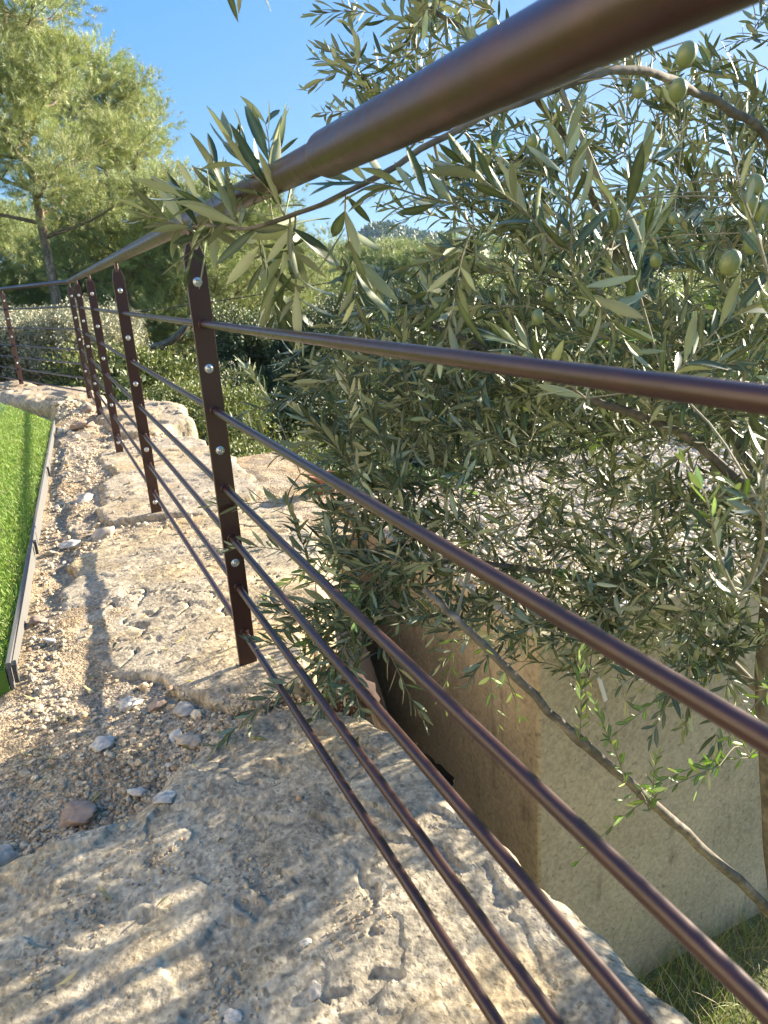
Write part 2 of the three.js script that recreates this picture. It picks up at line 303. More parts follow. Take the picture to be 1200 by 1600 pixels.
// ---------------------------------------------------------------- lawn and edging
const LAWN_Y = 0.032;
{
  const FAR = [[-0.01, -6.05], [-0.43, -7.75], [-0.9, -8.4], [-3.5, -9.4]];
  const sh = new THREE.Shape();
  sh.moveTo(EDGE(-1.93), 1.93); sh.lineTo(FAR[0][0], -FAR[0][1]);
  for (const [x, z] of FAR.slice(1)) sh.lineTo(x, -z);
  sh.lineTo(-5, 9.6); sh.lineTo(-5, 1.93);
  const g = new THREE.ExtrudeGeometry(sh, { depth: 0.09, bevelEnabled: false }); g.rotateX(-Math.PI / 2); g.translate(0, LAWN_Y - 0.09, 0);
  structure('lawn', g, std({ color: lin(0.08, 0.16, 0.02), roughness: 1 }));
  const poly = [[EDGE(-1.93), -1.93], ...FAR, [-5, -9.6], [-5, -1.93]];
  // blade: a bent tapered strip
  const blade = (w, bend) => { const p = [], ix = []; for (let i = 0; i <= 3; i++) { const t = i / 3, ww = w * (1 - t * t * 0.85); p.push(-ww, t, bend * t * t, ww, t, bend * t * t); if (i) { const a = (i - 1) * 2; ix.push(a, a + 1, a + 2, a + 2, a + 1, a + 3); } } return mesh(p, ix); };
  const bm = phys({ color: lin(1, 1, 1), roughness: 0.6, side: THREE.DoubleSide, transmission: 0.3, thickness: 0 });
  const R = rng(91), lists = [[], []], q = new THREE.Quaternion(), e = new THREE.Euler();
  for (let n = 0; n < 130000; n++) {
    const z = -1.6 - 7.2 * R(), x = EDGE(z) - 0.004 - (n < 100000 ? 0.5 : 1.6) * R() + (z < -6 ? 0.1 : 0);
    if (polyDist(poly, x, z) < 0.003) continue;
    e.set((R() - 0.5) * 1.1, R() * 6.28, (R() - 0.5) * 1.1); q.setFromEuler(e);
    const s = 0.014 + 0.012 * R(), t = R(), pt = fbm(x * 5, z * 3, 3, 97), c = t < 0.13 ? lin(0.33, 0.31, 0.10) : lin(0.16 + 0.12 * t + 0.07 * pt, 0.30 + 0.14 * t + 0.07 * pt, 0.03 + 0.025 * t);
    lists[n % 2].push({ m: new THREE.Matrix4().compose(V(x, LAWN_Y - 0.003, z), q, V(s, s, s)), c });
  }
  copies('turf_blades', blade(0.07, 0.35), bm, lists[0], null, 'bright green artificial turf blades of the lawn');
  copies('turf_blades', blade(0.06, 0.6), bm, lists[1], null, 'bright green artificial turf blades bent over on the lawn');
  const ed = groupThing('lawn_edging', 'pale grey narrow edging strip along the right side of the green lawn', 'edging');
  const cuts = [-1.93, -2.98, -4.35, -6.06];
  for (let i = 0; i + 1 < cuts.length; i++) {
    const za = cuts[i] - 0.004, zb = cuts[i + 1] + 0.004, a = V(EDGE(za), 0, za), b = V(EDGE(zb), 0, zb), len = a.distanceTo(b);
    const s = new THREE.Shape(); s.moveTo(0, -0.10); s.lineTo(0.009, -0.10); s.lineTo(0.009, 0.034); s.lineTo(0.013, 0.036); s.lineTo(0.013, 0.046); s.lineTo(0.011, 0.048); s.lineTo(0.002, 0.048); s.lineTo(0, 0.046);
    const g = new THREE.ExtrudeGeometry(s, { depth: len, bevelEnabled: false });
    const m = part('edging_strip', g, M.edging, ed); m.position.copy(b); m.position.x += 0.002; m.rotation.y = Math.atan2(a.x - b.x, a.z - b.z);
    { const c = part('joint_clip', new THREE.BoxGeometry(0.010, 0.05, 0.028), std({ color: lin(0.05, 0.05, 0.045), roughness: 0.7 }), ed); c.position.set(EDGE(za) + 0.021, 0.02, za); }
  }
}

function leafGeo(bend, fold, wide, sway = 0, twist = 0) {                          // two skins: dark upper side, silvery underside
  const n = 6, pos = [], col = [], idx = [], prof = [0.05, 0.46, 0.84, 1.0, 0.93, 0.64, 0.03];
  for (const side of [1, -1]) {
    const o = pos.length / 3;
    for (let i = 0; i <= n; i++) {
      const t = i / n, w = 0.5 * wide * prof[i], y = bend * (t * t) - 0.03 * bend, off = side * 0.004;
      for (const k of [-1, 0, 1]) { const a = twist * t, ly = Math.abs(k) * w * fold + off, lz = k * w; pos.push(t, y + ly * Math.cos(a) - lz * Math.sin(a), lz * Math.cos(a) + ly * Math.sin(a) + sway * t * t); col.push(...(side > 0 ? (k ? [0.060, 0.108, 0.046] : [0.20, 0.25, 0.11]) : (k ? [0.45, 0.51, 0.29] : [0.50, 0.55, 0.33]))); }
      if (i) for (const k of [0, 1]) { const a = o + (i - 1) * 3 + k, b = a + 3; side > 0 ? idx.push(a, a + 1, b, b, a + 1, b + 1) : idx.push(a, b, a + 1, a + 1, b, b + 1); }
    }
  }
  return mesh(pos, idx, null, col);
}
const leafMat = phys({ vertexColors: true, roughness: 0.48, side: THREE.DoubleSide, transmission: 0.42, thickness: 0, specularIntensity: 0.8 });

// ---------------------------------------------------------------- loose stones and gravel
function stoneGeo(seed, flat = 0.7, detail = 2, jag = 0.5) {
  let g = mergeVertices(new THREE.IcosahedronGeometry(1, detail).deleteAttribute('normal').deleteAttribute('uv')); const p = g.attributes.position, R = rng(seed);
  const cuts = []; for (let k = 0; k < 7; k++) cuts.push([V(R() - 0.5, R() - 0.5, R() - 0.5).normalize(), 0.55 + 0.35 * R()]);
  const uv = [], vc = [];
  for (let i = 0; i < p.count; i++) {
    const v = V(p.getX(i), p.getY(i), p.getZ(i));
    for (const [n, d] of cuts) { const k = v.dot(n); if (k > d) v.addScaledVector(n, (d - k) * (0.6 + 0.4 * jag)); }
    v.multiplyScalar(1 + (vn(v.x * 2 + 9, v.y * 2 + v.z * 1.7, seed) - 0.5) * 0.35 + (detail > 3 ? (fbm(v.x * 2.6 + v.y * 2, v.z * 2.6 - v.y * 1.7, 5, seed, 0.6) - 0.5) * 0.55 : 0));
    if (detail > 3) { const f = 0.62 + 0.5 * (fbm(v.x * 3 + v.y * 2.3 + 5, v.z * 3 - v.y * 2, 5, seed + 3, 0.65) - 0.5) + 0.25 * (vn(v.x * 30 + v.y * 21, v.z * 30 - v.y * 17, seed) - 0.5); vc.push(f, f * 0.95, f * 0.86); }
    v.y *= flat; p.setXYZ(i, v.x, v.y, v.z); uv.push(v.x * 0.16 + v.y * 0.1 + seed * 0.13, v.z * 0.16 + v.y * 0.12);
  }
  g.setAttribute('uv', new THREE.Float32BufferAttribute(uv, 2)); if (detail < 4) g = g.toNonIndexed(); else g.setAttribute('color', new THREE.Float32BufferAttribute(vc, 3)); g.computeVertexNormals(); return g;
}
const fineGeos = [21, 22, 23, 24].map((s) => stoneGeo(s * 19, 0.55, 5, 1));
const stoneGeos = [1, 2, 3, 4, 5, 6].map((s) => stoneGeo(s * 13, 0.5 + 0.06 * s, 2));
const pebbleGeos = [7, 8, 9].map((s) => stoneGeo(s * 17, 0.6 + 0.03 * s, 1));
{
  const R = rng(1234), e = new THREE.Euler(), q = new THREE.Quaternion();
  const tone = () => { const t = R(), k = 0.75 + 0.55 * R(); return t < 0.30 ? lin(1.15 * k, 1.12 * k, 1.05 * k) : t < 0.55 ? lin(0.86 * k, 0.84 * k, 0.80 * k) : t < 0.92 ? lin(1.02 * k, 0.93 * k, 0.79 * k) : lin(0.85 * k, 0.70 * k, 0.56 * k); };
  const lists = [[], [], []];
  const put = (x, z, s) => { e.set((R() - 0.5) * 0.9, R() * 6.28, (R() - 0.5) * 0.9); q.setFromEuler(e); lists[lists.k = ((lists.k ?? 0) + 1) % 3].push({ m: new THREE.Matrix4().compose(V(x, groundAt(x, z) + s * 0.25, z), q, V(s * (0.8 + 0.5 * R()), s * (0.7 + 0.4 * R()), s)), c: tone() }); };
  for (let n = 0; n < 26000; n++) {                          // gravel, denser in drifts
    const t = R(), z = -1.05 - 6.3 * (0.35 * t + 0.65 * t * t), x = EDGE(z) + 0.03 + 0.75 * R();
    const dens = 0.25 + 0.75 * ss(0.4, 0.62, fbm(x * 5, z * 5, 3, 881));
    if (R() > dens || (onRock(x, z) && R() < 0.95)) continue;
    put(x, z, 0.0018 + 0.0055 * Math.pow(R(), 3) * (1 + 0.35 * Math.min(3, -z - 1)));
  }
  for (let n = 0; n < 2600; n++) {                           // gravel caught along the slab's edge
    const k = R(), x = -0.25 + 0.6 * k, z = -1.255 - 0.2 * ss(0.3, 0.95, k) - 0.14 * R() * R(); put(x, z, 0.0028 + 0.007 * R() * R());
  }
  for (let n = 0; n < 420; n++) { const c = [[0.15, -0.97], [0.27, -0.82], [0.07, -0.80], [-0.1, -1.05], [0.2, -0.6], [0.02, -1.1], [-0.16, -0.98]][n % 7], a = R() * 6.28, d = 0.05 * R(); put(c[0] + Math.cos(a) * d, c[1] + Math.sin(a) * d * 1.3, 0.0018 + 0.004 * R() * R()); }
  for (let n = 0; n < 900; n++) { const x = 0.02 + 0.28 * R(), z = -6.45 - 0.6 * R(); put(x, z, 0.006 + 0.018 * R() * R()); }
  lists.forEach((l, i) => copies('gravel', pebbleGeos[i], M.loose, l, null, 'loose pale gravel scattered over the soil strip and rock'));
  // litter: dry olive leaves
  {
    const g = leafGeo(-0.22, 0.3, 0.19, 0.08, 0.5), l = [];
    for (let n = 0; n < 60; n++) {
      const z = n < 5 ? -0.55 - 0.75 * R() : -1.3 - 2.6 * R() * R(), x = EDGE(z) + 0.05 + 0.72 * R(), y = groundAt(x, z); e.set((R() - 0.5) * 0.5 + (R() < 0.5 ? Math.PI : 0), R() * 6.28, (R() - 0.5) * 0.5); q.setFromEuler(e);
      const s = 0.024 + 0.02 * R(), k = 0.8 + 0.8 * R(); l.push({ m: new THREE.Matrix4().compose(V(x, y + 0.006, z), q, V(s, s, s)), c: lin(1.5 * k, 1.1 * k, 0.8 * k) });
    }
    copies('leaf_litter', g, leafMat, l, null, 'dry fallen olive leaves lying on soil and rock');
  }
  // stones one can pick out
  const own = [
    [-0.035, -1.555, 0.026, 'white', 'round white stone lying in the long shadow on the soil'],
    [0.015, -1.375, 0.018, 'white', 'white angular stone at the edge of the foreground slab'],
    [-0.10, -1.365, 0.040, 'rust', 'flat pinkish-brown rock half sunk in soil beside the foreground slab'],
    [0.155, -1.60, 0.030, 'grey', 'larger pale grey stone against the cream slab'],
    [0.035, -1.70, 0.024, 'white', 'white stone beside the bar shadow, uppermost of a small cluster'],
    [0.055, -1.69, 0.018, 'white', 'small white stone right of the cluster by the bar shadow'],
    [0.10, -1.655, 0.026, 'rust', 'small reddish-brown stone between the shadow and cream slab'],
    [0.115, -1.50, 0.020, 'white', 'oval white pebble on soil left of the grey stone'],
    [0.14, -1.47, 0.028, 'cream', 'cream faceted stone in the gravel drift by the slab'],
    [-0.155, -2.34, 0.032, 'rust', 'brown clod lying beside the lawn edging'],
    [-0.125, -2.16, 0.020, 'white', 'white stone close to the near end of edging'],
    [0.095, -3.12, 0.050, 'cream', 'angular cream stone just right of the shadow by second post'],
    [-0.035, -3.06, 0.038, 'white', 'whitish stone between edging and the bar shadow'],
    [0.06, -3.78, 0.05, 'grey', 'grey stone lying across the bar shadow between second and third posts'],
    [0.06, -1.24, 0.022, 'white', 'pale chip lying on the foreground slab rim'],
    [0.19, -0.815, 0.009, 'white', 'tiny white pebble alone on the foreground slab'],
    [0.175, -0.74, 0.011, 'grey', 'small grey chip on the middle of the foreground slab'],
    [0.07, -0.76, 0.012, 'white', 'white chip in a hollow of the foreground slab'],
    [-0.235, -1.32, 0.035, 'cream', 'cream stone at the left edge above the foreground slab'],
    [0.26, -6.55, 0.07, 'rust', 'dark brown clod on the soil mound by the corner post'],
    [0.18, -5.72, 0.075, 'rust', 'brown lumpy stone in front of the soil mound'],
    [0.05, -6.75, 0.06, 'cream', 'pale stone on top of the soil mound'],
  ];
  const fineMats = {};
  const cols = { white: lin(1.35, 1.32, 1.24), rust: lin(0.80, 0.62, 0.50), grey: lin(1.0, 0.98, 0.93), cream: lin(1.15, 1.02, 0.84) }, mats = {};
  for (const k in cols) { mats[k] = M.loose.clone(); mats[k].color.copy(cols[k]); fineMats[k] = std({ vertexColors: true, roughness: 0.95, color: cols[k].clone().multiplyScalar(0.62) }); }
  own.forEach(([x, z, s, k, label], i) => {
    const m = single('stone', fineGeos[i % 4], fineMats[k], label, 'stone');
    m.position.set(x, groundAt(x, z) + s * 0.22, z); m.rotation.set((R() - 0.5) * 0.5, R() * 6.28, (R() - 0.5) * 0.5); m.scale.set(s * (1 + 0.3 * R()), s * (0.7 + 0.3 * R()), s * 0.85);
  });
  for (let n = 0, tries = 0; n < 75 && tries < 4000; tries++) {
    const t = R(), z = -1.3 - 5 * t * t, x = EDGE(z) + 0.04 + 0.62 * R(); if (onRock(x, z) && R() < 0.9) continue;
    const s = (0.006 + 0.008 * R() * R()) * (1 + 0.42 * (-z - 1.3)), k = ['white', 'cream', 'grey', 'cream', 'white', 'rust'][Math.floor(R() * 6)];
    const m = single('stone', stoneGeos[n % 6], mats[k], 'small loose stone lying among the gravel of the soil strip', 'stone', 'small stones on the soil strip');
    m.position.set(x, groundAt(x, z) + s * 0.2, z); m.rotation.set((R() - 0.5) * 0.8, R() * 6.28, (R() - 0.5) * 0.8); m.scale.set(s * (0.9 + 0.5 * R()), s * (0.7 + 0.3 * R()), s); n++;
  }
}

// ---------------------------------------------------------------- railing
{
  const rail = groupThing('railing', 'dark brown metal railing with six horizontal bars and flat bolted posts', 'railing');
  const X = 0.335, HY = 1.052, CORNER = V(X, 0, -7.24), FARP = V(-0.25, 0, -9.1), END = V(-0.84, 0, -10.98);
  const at = (p, y) => V(p.x, y, p.z);
  const bars = [0.842, 0.650, 0.466, 0.342, 0.215, 0.092];
  // handrail: a wide tube that ends rounded over the narrower continuing tube
  const wide = [], wr = [];
  for (const [z, r] of [[1.4, 0.025], [0.4, 0.025], [-0.2, 0.025], [-0.6, 0.025], [-0.858, 0.025], [-0.862, 0.0246], [-0.866, 0.0232], [-0.869, 0.0205]]) { wide.push(V(X, HY, z)); wr.push(r); }
  const hr = part('handrail', tube(wide, wr, 40), M.paint, rail); hr.userData.label = 'thick brown handrail tube close to the camera';
  part('handrail', tube([V(X, HY, -0.84), V(X, HY, -2), V(X, HY, -4), V(X, HY, -7.225), V(X - 0.004, HY, -7.255), at(FARP, HY), at(END, HY)], 0.0195, 32), M.paint, rail);
  for (const y of bars) {
    part('bar', tube([V(X, y, 1.4), V(X, y, -0.3), V(X, y, -1.69), V(X, y, -4), at(CORNER, y)], 0.008, 18), M.paint, rail);
    part('bar', tube([at(CORNER, y), at(FARP, y), at(END, y)], 0.008, 14), M.paint, rail);
  }
  const plate = (foot) => {
    const s = new THREE.Shape(), w = 0.0215, t = 1.012; s.moveTo(-w, foot); s.lineTo(w, foot); s.lineTo(w, t - 0.034); s.lineTo(0.0115, t); s.lineTo(-0.0115, t); s.lineTo(-w, t - 0.034); s.closePath();
    const g = new THREE.ExtrudeGeometry(s, { depth: 0.009, bevelEnabled: true, bevelThickness: 0.0012, bevelSize: 0.0012, bevelSegments: 2 }); g.translate(0, 0, -0.0045);
    const neck = new THREE.CylinderGeometry(0.0085, 0.0085, 0.05, 16); neck.translate(0, t + 0.014, 0);
    return mergeGeometries([g, neck.toNonIndexed()].map((k) => { k.deleteAttribute('uv'); return k; }));
  };
  const boltGeo = new THREE.LatheGeometry([[0, 0.0052], [0.0024, 0.0052], [0.0026, 0.0030], [0.0044, 0.0030], [0.0046, 0.0056], [0.0062, 0.0050], [0.0070, 0.0026], [0.0072, 0.0016], [0.0096, 0.0015], [0.0102, 0.0008], [0.0102, -0.001]].map(([a, b]) => new THREE.Vector2(a, b)), 20); boltGeo.rotateX(Math.PI / 2);
  const weldGeo = new THREE.TorusGeometry(0.0092, 0.0026, 8, 18);
  const posts = [[V(X, 0, 1.42), 0], [V(X, 0, -0.13), 0], [V(X, 0, -1.69), 0], [V(X, 0, -3.25), 0], [V(X, 0, -4.79), 0], [V(X, 0, -6.12), 0], [CORNER, 0.16], [FARP, 0.30], [END, 0.3]];
  posts.forEach(([p, turn], i) => {
    const foot = clamp(groundAt(p.x, p.z) - 0.004, -0.05, 0.2);
    const post = part('post', plate(i === 2 ? 0.004 : foot), M.paint, rail); post.position.copy(p); post.rotation.y = turn;
    for (const y of [0.93, 0.745, 0.558, 0.279, 0.045]) { if (y < foot + 0.03 || (i === 2 && y < 0.1)) continue; const b = part('bolt', boltGeo, M.zinc, post); b.position.set(0, y, 0.0058); }
    for (const y of bars) { const w = part('weld_collar', weldGeo, M.paint, post); w.position.set(0, y, 0.0058); }
    if (i === 2) { const r = part('ground_rod', new THREE.CylinderGeometry(0.006, 0.006, 0.08, 12), M.paint, post); r.position.set(0, -0.02, 0); }
  });
}

// ---------------------------------------------------------------- rendered block topped with gravel
{
  const b = groupThing('rendered_block', 'beige rendered masonry block topped with pale gravel, behind the olive branches', 'masonry block');
  const X0 = 1.21, X1 = 3.5, Z0 = -3.4, Z1 = -1.665, Y0 = -2.1, Y1 = -0.15;
  {                                                          // shell: outer faces with a worn rounded corner, rim, inner faces
    const rc = 0.014, out = [], T = 0.13;
    const line = (ax, az, bx, bz) => { const n = Math.max(2, Math.round(Math.hypot(bx - ax, bz - az) / 0.03)); for (let i = 0; i < n; i++) out.push([ax + (bx - ax) * i / n, az + (bz - az) * i / n]); };
    const arc = (cx, cz, f) => { for (let i = 0; i < 6; i++) { const t = f + i / 6 * Math.PI / 2; out.push([cx + Math.cos(t) * rc, cz + Math.sin(t) * rc]); } };
    arc(X1 - rc, Z1 - rc, 0); line(X1 - rc, Z1, X0 + rc, Z1); arc(X0 + rc, Z1 - rc, Math.PI / 2); line(X0, Z1 - rc, X0, Z0 + rc); arc(X0 + rc, Z0 + rc, Math.PI); line(X0 + rc, Z0, X1 - rc, Z0); arc(X1 - rc, Z0 + rc, Math.PI * 1.5); line(X1, Z0 + rc, X1, Z1 - rc); out.push(out[0]);
    const pos = [], uv = [], idx = [], rows = 64; let len = 0;
    out.forEach(([x, z], i) => {
      if (i) len += Math.hypot(x - out[i - 1][0], z - out[i - 1][1]);
      const cx = clamp(x, X0 + T, X1 - T), cz = clamp(z, Z0 + T, Z1 - T), nx = (x - cx) / T, nz = (z - cz) / T;
      for (let j = 0; j <= rows + 3; j++) {
        const f = Math.min(j, rows) / rows, y = Y0 + (Y1 - 0.008 - Y0) * f, w = (fbm(len * 2.5, y * 2.5, 4, 900) - 0.5) * 0.012 - 0.006 * ss(0.72, 0.8, fbm(len * 14, y * 14, 3, 907));
        if (j <= rows) pos.push(x + nx * w, y, z + nz * w); else if (j === rows + 1) pos.push(x - nx * 0.007, Y1, z - nz * 0.007); else if (j === rows + 2) pos.push(x + (cx - x) * 0.97, Y1 - 0.001, z + (cz - z) * 0.97); else pos.push(cx, Y1 - 0.09, cz);
        uv.push(len * 0.8, (y + (j > rows ? (j - rows) * 0.05 : 0)) * 0.8);
      }
    });
    const S = rows + 4; for (let i = 0; i + 1 < out.length; i++) for (let j = 0; j < S - 1; j++) { const p = i * S + j, q = p + S; idx.push(p, p + 1, q, q, p + 1, q + 1); }
    part('wall', mesh(pos, idx, uv), M.plaster, b);
  }
  part('gravel_bed', new THREE.BoxGeometry(X1 - X0 - 0.28, 0.05, Z1 - Z0 - 0.28).translate((X0 + X1) / 2, Y1 - 0.045, (Z0 + Z1) / 2), std({ color: lin(0.3, 0.3, 0.29), roughness: 1 }), b);
  const R = rng(77), lists = [[], [], []], q = new THREE.Quaternion(), e = new THREE.Euler();
  for (let n = 0; n < 13000; n++) {
    const x = X0 + 0.03 + (X1 - X0 - 0.06) * R(), z = Z0 + 0.03 + (Z1 - Z0 - 0.06) * R(), s = 0.008 + 0.010 * R() * R(), k = 0.85 + 0.7 * R();
    e.set(R() - 0.5, R() * 6.28, R() - 0.5); q.setFromEuler(e);
    const rim = x < X0 + 0.14 || x > X1 - 0.14 || z > Z1 - 0.14 || z < Z0 + 0.14;
    lists[n % 3].push({ m: new THREE.Matrix4().compose(V(x, Y1 + (rim ? 0.002 : -0.02) + 0.016 * R(), z), q, V(s * 1.3, s * 0.8, s)), c: lin(1.08 * k, 1.07 * k, 1.05 * k) });
  }
  lists.forEach((l, i) => copies('gravel', pebbleGeos[i], M.loose, l, b));
  const fl = part('corner_flashing', new THREE.ExtrudeGeometry((() => { const s = new THREE.Shape(); s.moveTo(0, 0); s.lineTo(0.13, 0.006); s.quadraticCurveTo(0.15, 0.012, 0.145, 0.026); s.lineTo(0.02, 0.024); s.lineTo(0, 0.014); return s; })(), { depth: 0.05, bevelEnabled: true, bevelThickness: 0.002, bevelSize: 0.002, bevelSegments: 1 }), std({ color: lin(0.62, 0.62, 0.6), roughness: 0.6 }), b);
  fl.position.set(1.44, Y1, Z1 - 0.035); fl.userData.label = 'white flashing piece on the front rim';
  const pipe = part('white_strip', new THREE.BoxGeometry(0.014, 0.10, 0.006), std({ color: lin(0.66, 0.66, 0.64), roughness: 0.6 }), b); pipe.position.set(1.45, -0.40, Z1 + 0.012); pipe.rotation.z = 0.32;
}
{ // black liner crumpled in the gap between slab and block
  const nx = 40, ny = 40, pos = [], idx = [];
  for (let j = 0; j <= ny; j++) for (let i = 0; i <= nx; i++) {
    const u = i / nx, v = j / ny, f = fbm(u * 5, v * 3, 4, 951) - 0.5, g = Math.abs(fbm(u * 9 + 3, v * 4, 3, 953) - 0.5);
    pos.push(0.600 + 0.09 * u + 0.08 * f, -0.12 + 0.03 * g * (1 - v) - 0.42 * v - 0.12 * u, -1.53 + 0.40 * u + 0.05 * f);
  }
  for (let j = 0; j < ny; j++) for (let i = 0; i < nx; i++) { const p = j * (nx + 1) + i, q = p + nx + 1; idx.push(p, q, p + 1, p + 1, q, q + 1); }
  single('plastic_liner', mesh(pos, idx), std({ color: lin(0.012, 0.013, 0.013), roughness: 0.42, side: THREE.DoubleSide }), 'crumpled black plastic liner in the gap between slab and rendered block', 'liner');
  // terracotta roof-shaped pot on the sandy ground
  const pot = groupThing('terracotta_pot', 'small terracotta pot on sandy ground, seen through the olive leaves', 'pot');
  const clay = std({ color: lin(0.30, 0.115, 0.07), roughness: 0.85 });
  part('body', new THREE.LatheGeometry([[0, 0], [0.060, 0], [0.085, 0.10], [0.086, 0.105], [0.076, 0.105], [0.07, 0.09]].map(([a, c]) => new THREE.Vector2(a, c)), 8), clay, pot);
  part('rim', new THREE.TorusGeometry(0.086, 0.012, 8, 8).rotateX(Math.PI / 2).translate(0, 0.106, 0), clay, pot);
  part('potting_soil', new THREE.CircleGeometry(0.076, 12).rotateX(-Math.PI / 2).translate(0, 0.094, 0), std({ color: lin(0.20, 0.10, 0.07), roughness: 1 }), pot);
  pot.scale.setScalar(0.8); pot.position.set(1.10, soilY(1.10, -3.2) - 0.004, -3.2);
  const rk = single('stone', stoneGeo(333, 0.75, 5, 1), std({ vertexColors: true, roughness: 0.95, color: lin(0.07, 0.041, 0.03) }), 'reddish-brown rock below the bars, left of the black liner', 'stone');
  rk.position.set(0.585, -0.245, -1.82); rk.scale.set(0.10, 0.10, 0.14); rk.rotation.set(0.2, 0.7, 0.1);
}

// ---------------------------------------------------------------- olive tree
const leafGeos = [leafGeo(-0.06, 0.20, 0.19), leafGeo(0.08, 0.15, 0.175), leafGeo(-0.14, 0.26, 0.205), leafGeo(0.02, 0.30, 0.175), leafGeo(-0.22, 0.3, 0.18, 0.10, 0.7), leafGeo(0.12, 0.2, 0.16, -0.12, -0.6), leafGeo(-0.10, 0.42, 0.19, 0.05, 1.0), leafGeo(-0.30, 0.15, 0.185, -0.06, 0.3)];
const youngGeos = [leafGeo(0.05, 0.3, 0.25), leafGeo(-0.08, 0.25, 0.27)];
{
  const R = rng(4242), tree = groupThing('olive_tree', 'olive tree with silvery green leaves and green fruit, right of the railing', 'tree');
  const nodes = [];                                           // {p, par, r, kids}
  const addPath = (pts, from, r0, r1, name, n) => {
    const sp = smoothPath(pts, n ?? pts.length * 6), rr = sp.map((_, i) => r0 + (r1 - r0) * i / (sp.length - 1));
    sp.forEach((p, i) => { p.x += (vn(i * 0.5, 3, r0 * 1e4 | 0) - 0.5) * 0.007; p.y += (vn(i * 0.5, 9, r1 * 1e5 | 0) - 0.5) * 0.007; });
    part(name, tube(sp, rr.map((r, i) => r * (1 + 0.14 * (vn(i * 0.7, 5, r0 * 1e5 | 0) - 0.5) + 0.25 * ss(0.82, 0.95, vn(i * 0.45, 8, r0 * 1e5 | 0)))), 12), M.bark, tree);
    sp.forEach((p, i) => nodes.push({ p, main: true, r: rr[i] }));
  };
  addPath([V(1.84, -1.9, -1.08), V(1.72, -1.05, -1.14), V(1.62, -0.6, -1.15), V(1.53, 0.0, -1.15), V(1.50, 0.4, -1.12), V(1.45, 0.8, -1.1), V(1.40, 1.3, -1.05), V(1.32, 1.9, -1.0)], 0, 0.025, 0.010, 'trunk', 60);
  addPath([V(1.73, -1.1, -1.14), V(1.66, -0.95, -1.15), V(1.42, -0.66, -1.15), V(1.19, -0.39, -1.15), V(0.99, -0.16, -1.15), V(0.83, 0.034, -1.15), V(0.70, 0.20, -1.15), V(0.635, 0.28, -1.16), V(0.60, 0.33, -1.2)], 0, 0.017, 0.005, 'branch', 70);
  addPath([V(1.45, 0.8, -1.1), V(1.36, 0.98, -1.08), V(1.274, 1.107, -1.055), V(1.052, 1.161, -1.0), V(0.853, 1.17, -0.918), V(0.709, 1.147, -0.892), V(0.529, 1.085, -0.921), V(0.414, 1.030, -0.965), V(0.318, 0.995, -1.037), V(0.270, 1.012, -1.30), V(0.225, 1.035, -1.46)], 0, 0.0085, 0.0016, 'branch', 70);
  addPath([V(1.52, 0.1, -1.15), V(1.62, 0.35, -1.3), V(1.60, 0.62, -1.5), V(1.45, 0.9, -1.62), V(1.3, 1.2, -1.66), V(1.1, 1.4, -1.68), V(0.9, 1.5, -1.7)], 0, 0.018, 0.004, 'branch', 46);
  addPath([V(1.5, 0.3, -1.12), V(1.35, 0.5, -1.25), V(1.15, 0.62, -1.42), V(0.95, 0.74, -1.52), V(0.75, 0.83, -1.52)], 0, 0.013, 0.004, 'branch', 36);
  addPath([V(1.56, -0.2, -1.15), V(1.40, 0.0, -1.28), V(1.2, 0.12, -1.4), V(0.95, 0.2, -1.5), V(0.75, 0.25, -1.52), V(0.58, 0.3, -1.55)], 0, 0.012, 0.003, 'branch', 36);
  addPath([V(1.50, 0.4, -1.12), V(1.65, 0.7, -0.85), V(1.9, 1.0, -0.7), V(2.1, 1.4, -0.7)], 0, 0.018, 0.006, 'branch', 24);
  addPath([V(1.53, 0.0, -1.15), V(1.75, 0.3, -0.95), V(2.1, 0.5, -0.85), V(2.45, 0.7, -0.8)], 0, 0.016, 0.006, 'branch', 24);
  addPath([V(1.6, -0.5, -1.15), V(1.55, -0.1, -0.8), V(1.45, 0.3, -0.4), V(1.4, 0.55, -0.1)], 0, 0.014, 0.005, 'branch', 24);
  addPath([V(1.33, 1.85, -1.0), V(1.0, 1.86, -0.98), V(0.65, 1.72, -0.95), V(0.40, 1.52, -0.94), V(0.272, 1.36, -0.938)], 0, 0.008, 0.002, 'branch', 24);
  addPath([V(1.95, -1.9, -0.75), V(2.0, -0.9, -0.7), V(2.05, -0.2, -0.6), V(2.15, 0.4, -0.55), V(2.3, 1.0, -0.5)], 0, 0.03, 0.01, 'trunk', 36);
  const nMain = nodes.length;
  // twigs: base, direction, length
  const twigs = [];
  const spray = (p, dir, len, opt = {}) => twigs.push({ p, d: dir.normalize(), len, ...opt });
  const lobe = (cx, cy, cz, rx, ry, rz, n) => {
    for (let k = 0; k < n * 0.97; k++) {
      let a, b, c; do { a = R() * 2 - 1; b = R() * 2 - 1; c = R() * 2 - 1; } while (a * a + b * b + c * c > 1);
      const p = V(cx + a * rx, cy + b * ry, cz + c * rz);
      if (p.x < 0.44) continue;
      const out = V(p.x - 1.5, (p.y - 0.4) * 0.5, p.z + 1.15).normalize();
      const dir = out.multiplyScalar(0.55).add(V((R() - 0.5) * 1.5, 0.25 + (R() - 0.5) * 1.6, (R() - 0.5) * 1.5)).normalize(), len = 0.14 + 0.20 * R();
      p.addScaledVector(dir, -0.5 * len); spray(p, dir, len, { young: R() < 0.05 });
    }
  };
  lobe(0.95, 1.44, -1.72, 0.20, 0.18, 0.22, 24); lobe(0.80, 1.36, -1.69, 0.10, 0.13, 0.15, 9); lobe(1.02, 1.12, -1.598, 0.17, 0.16, 0.2, 20);
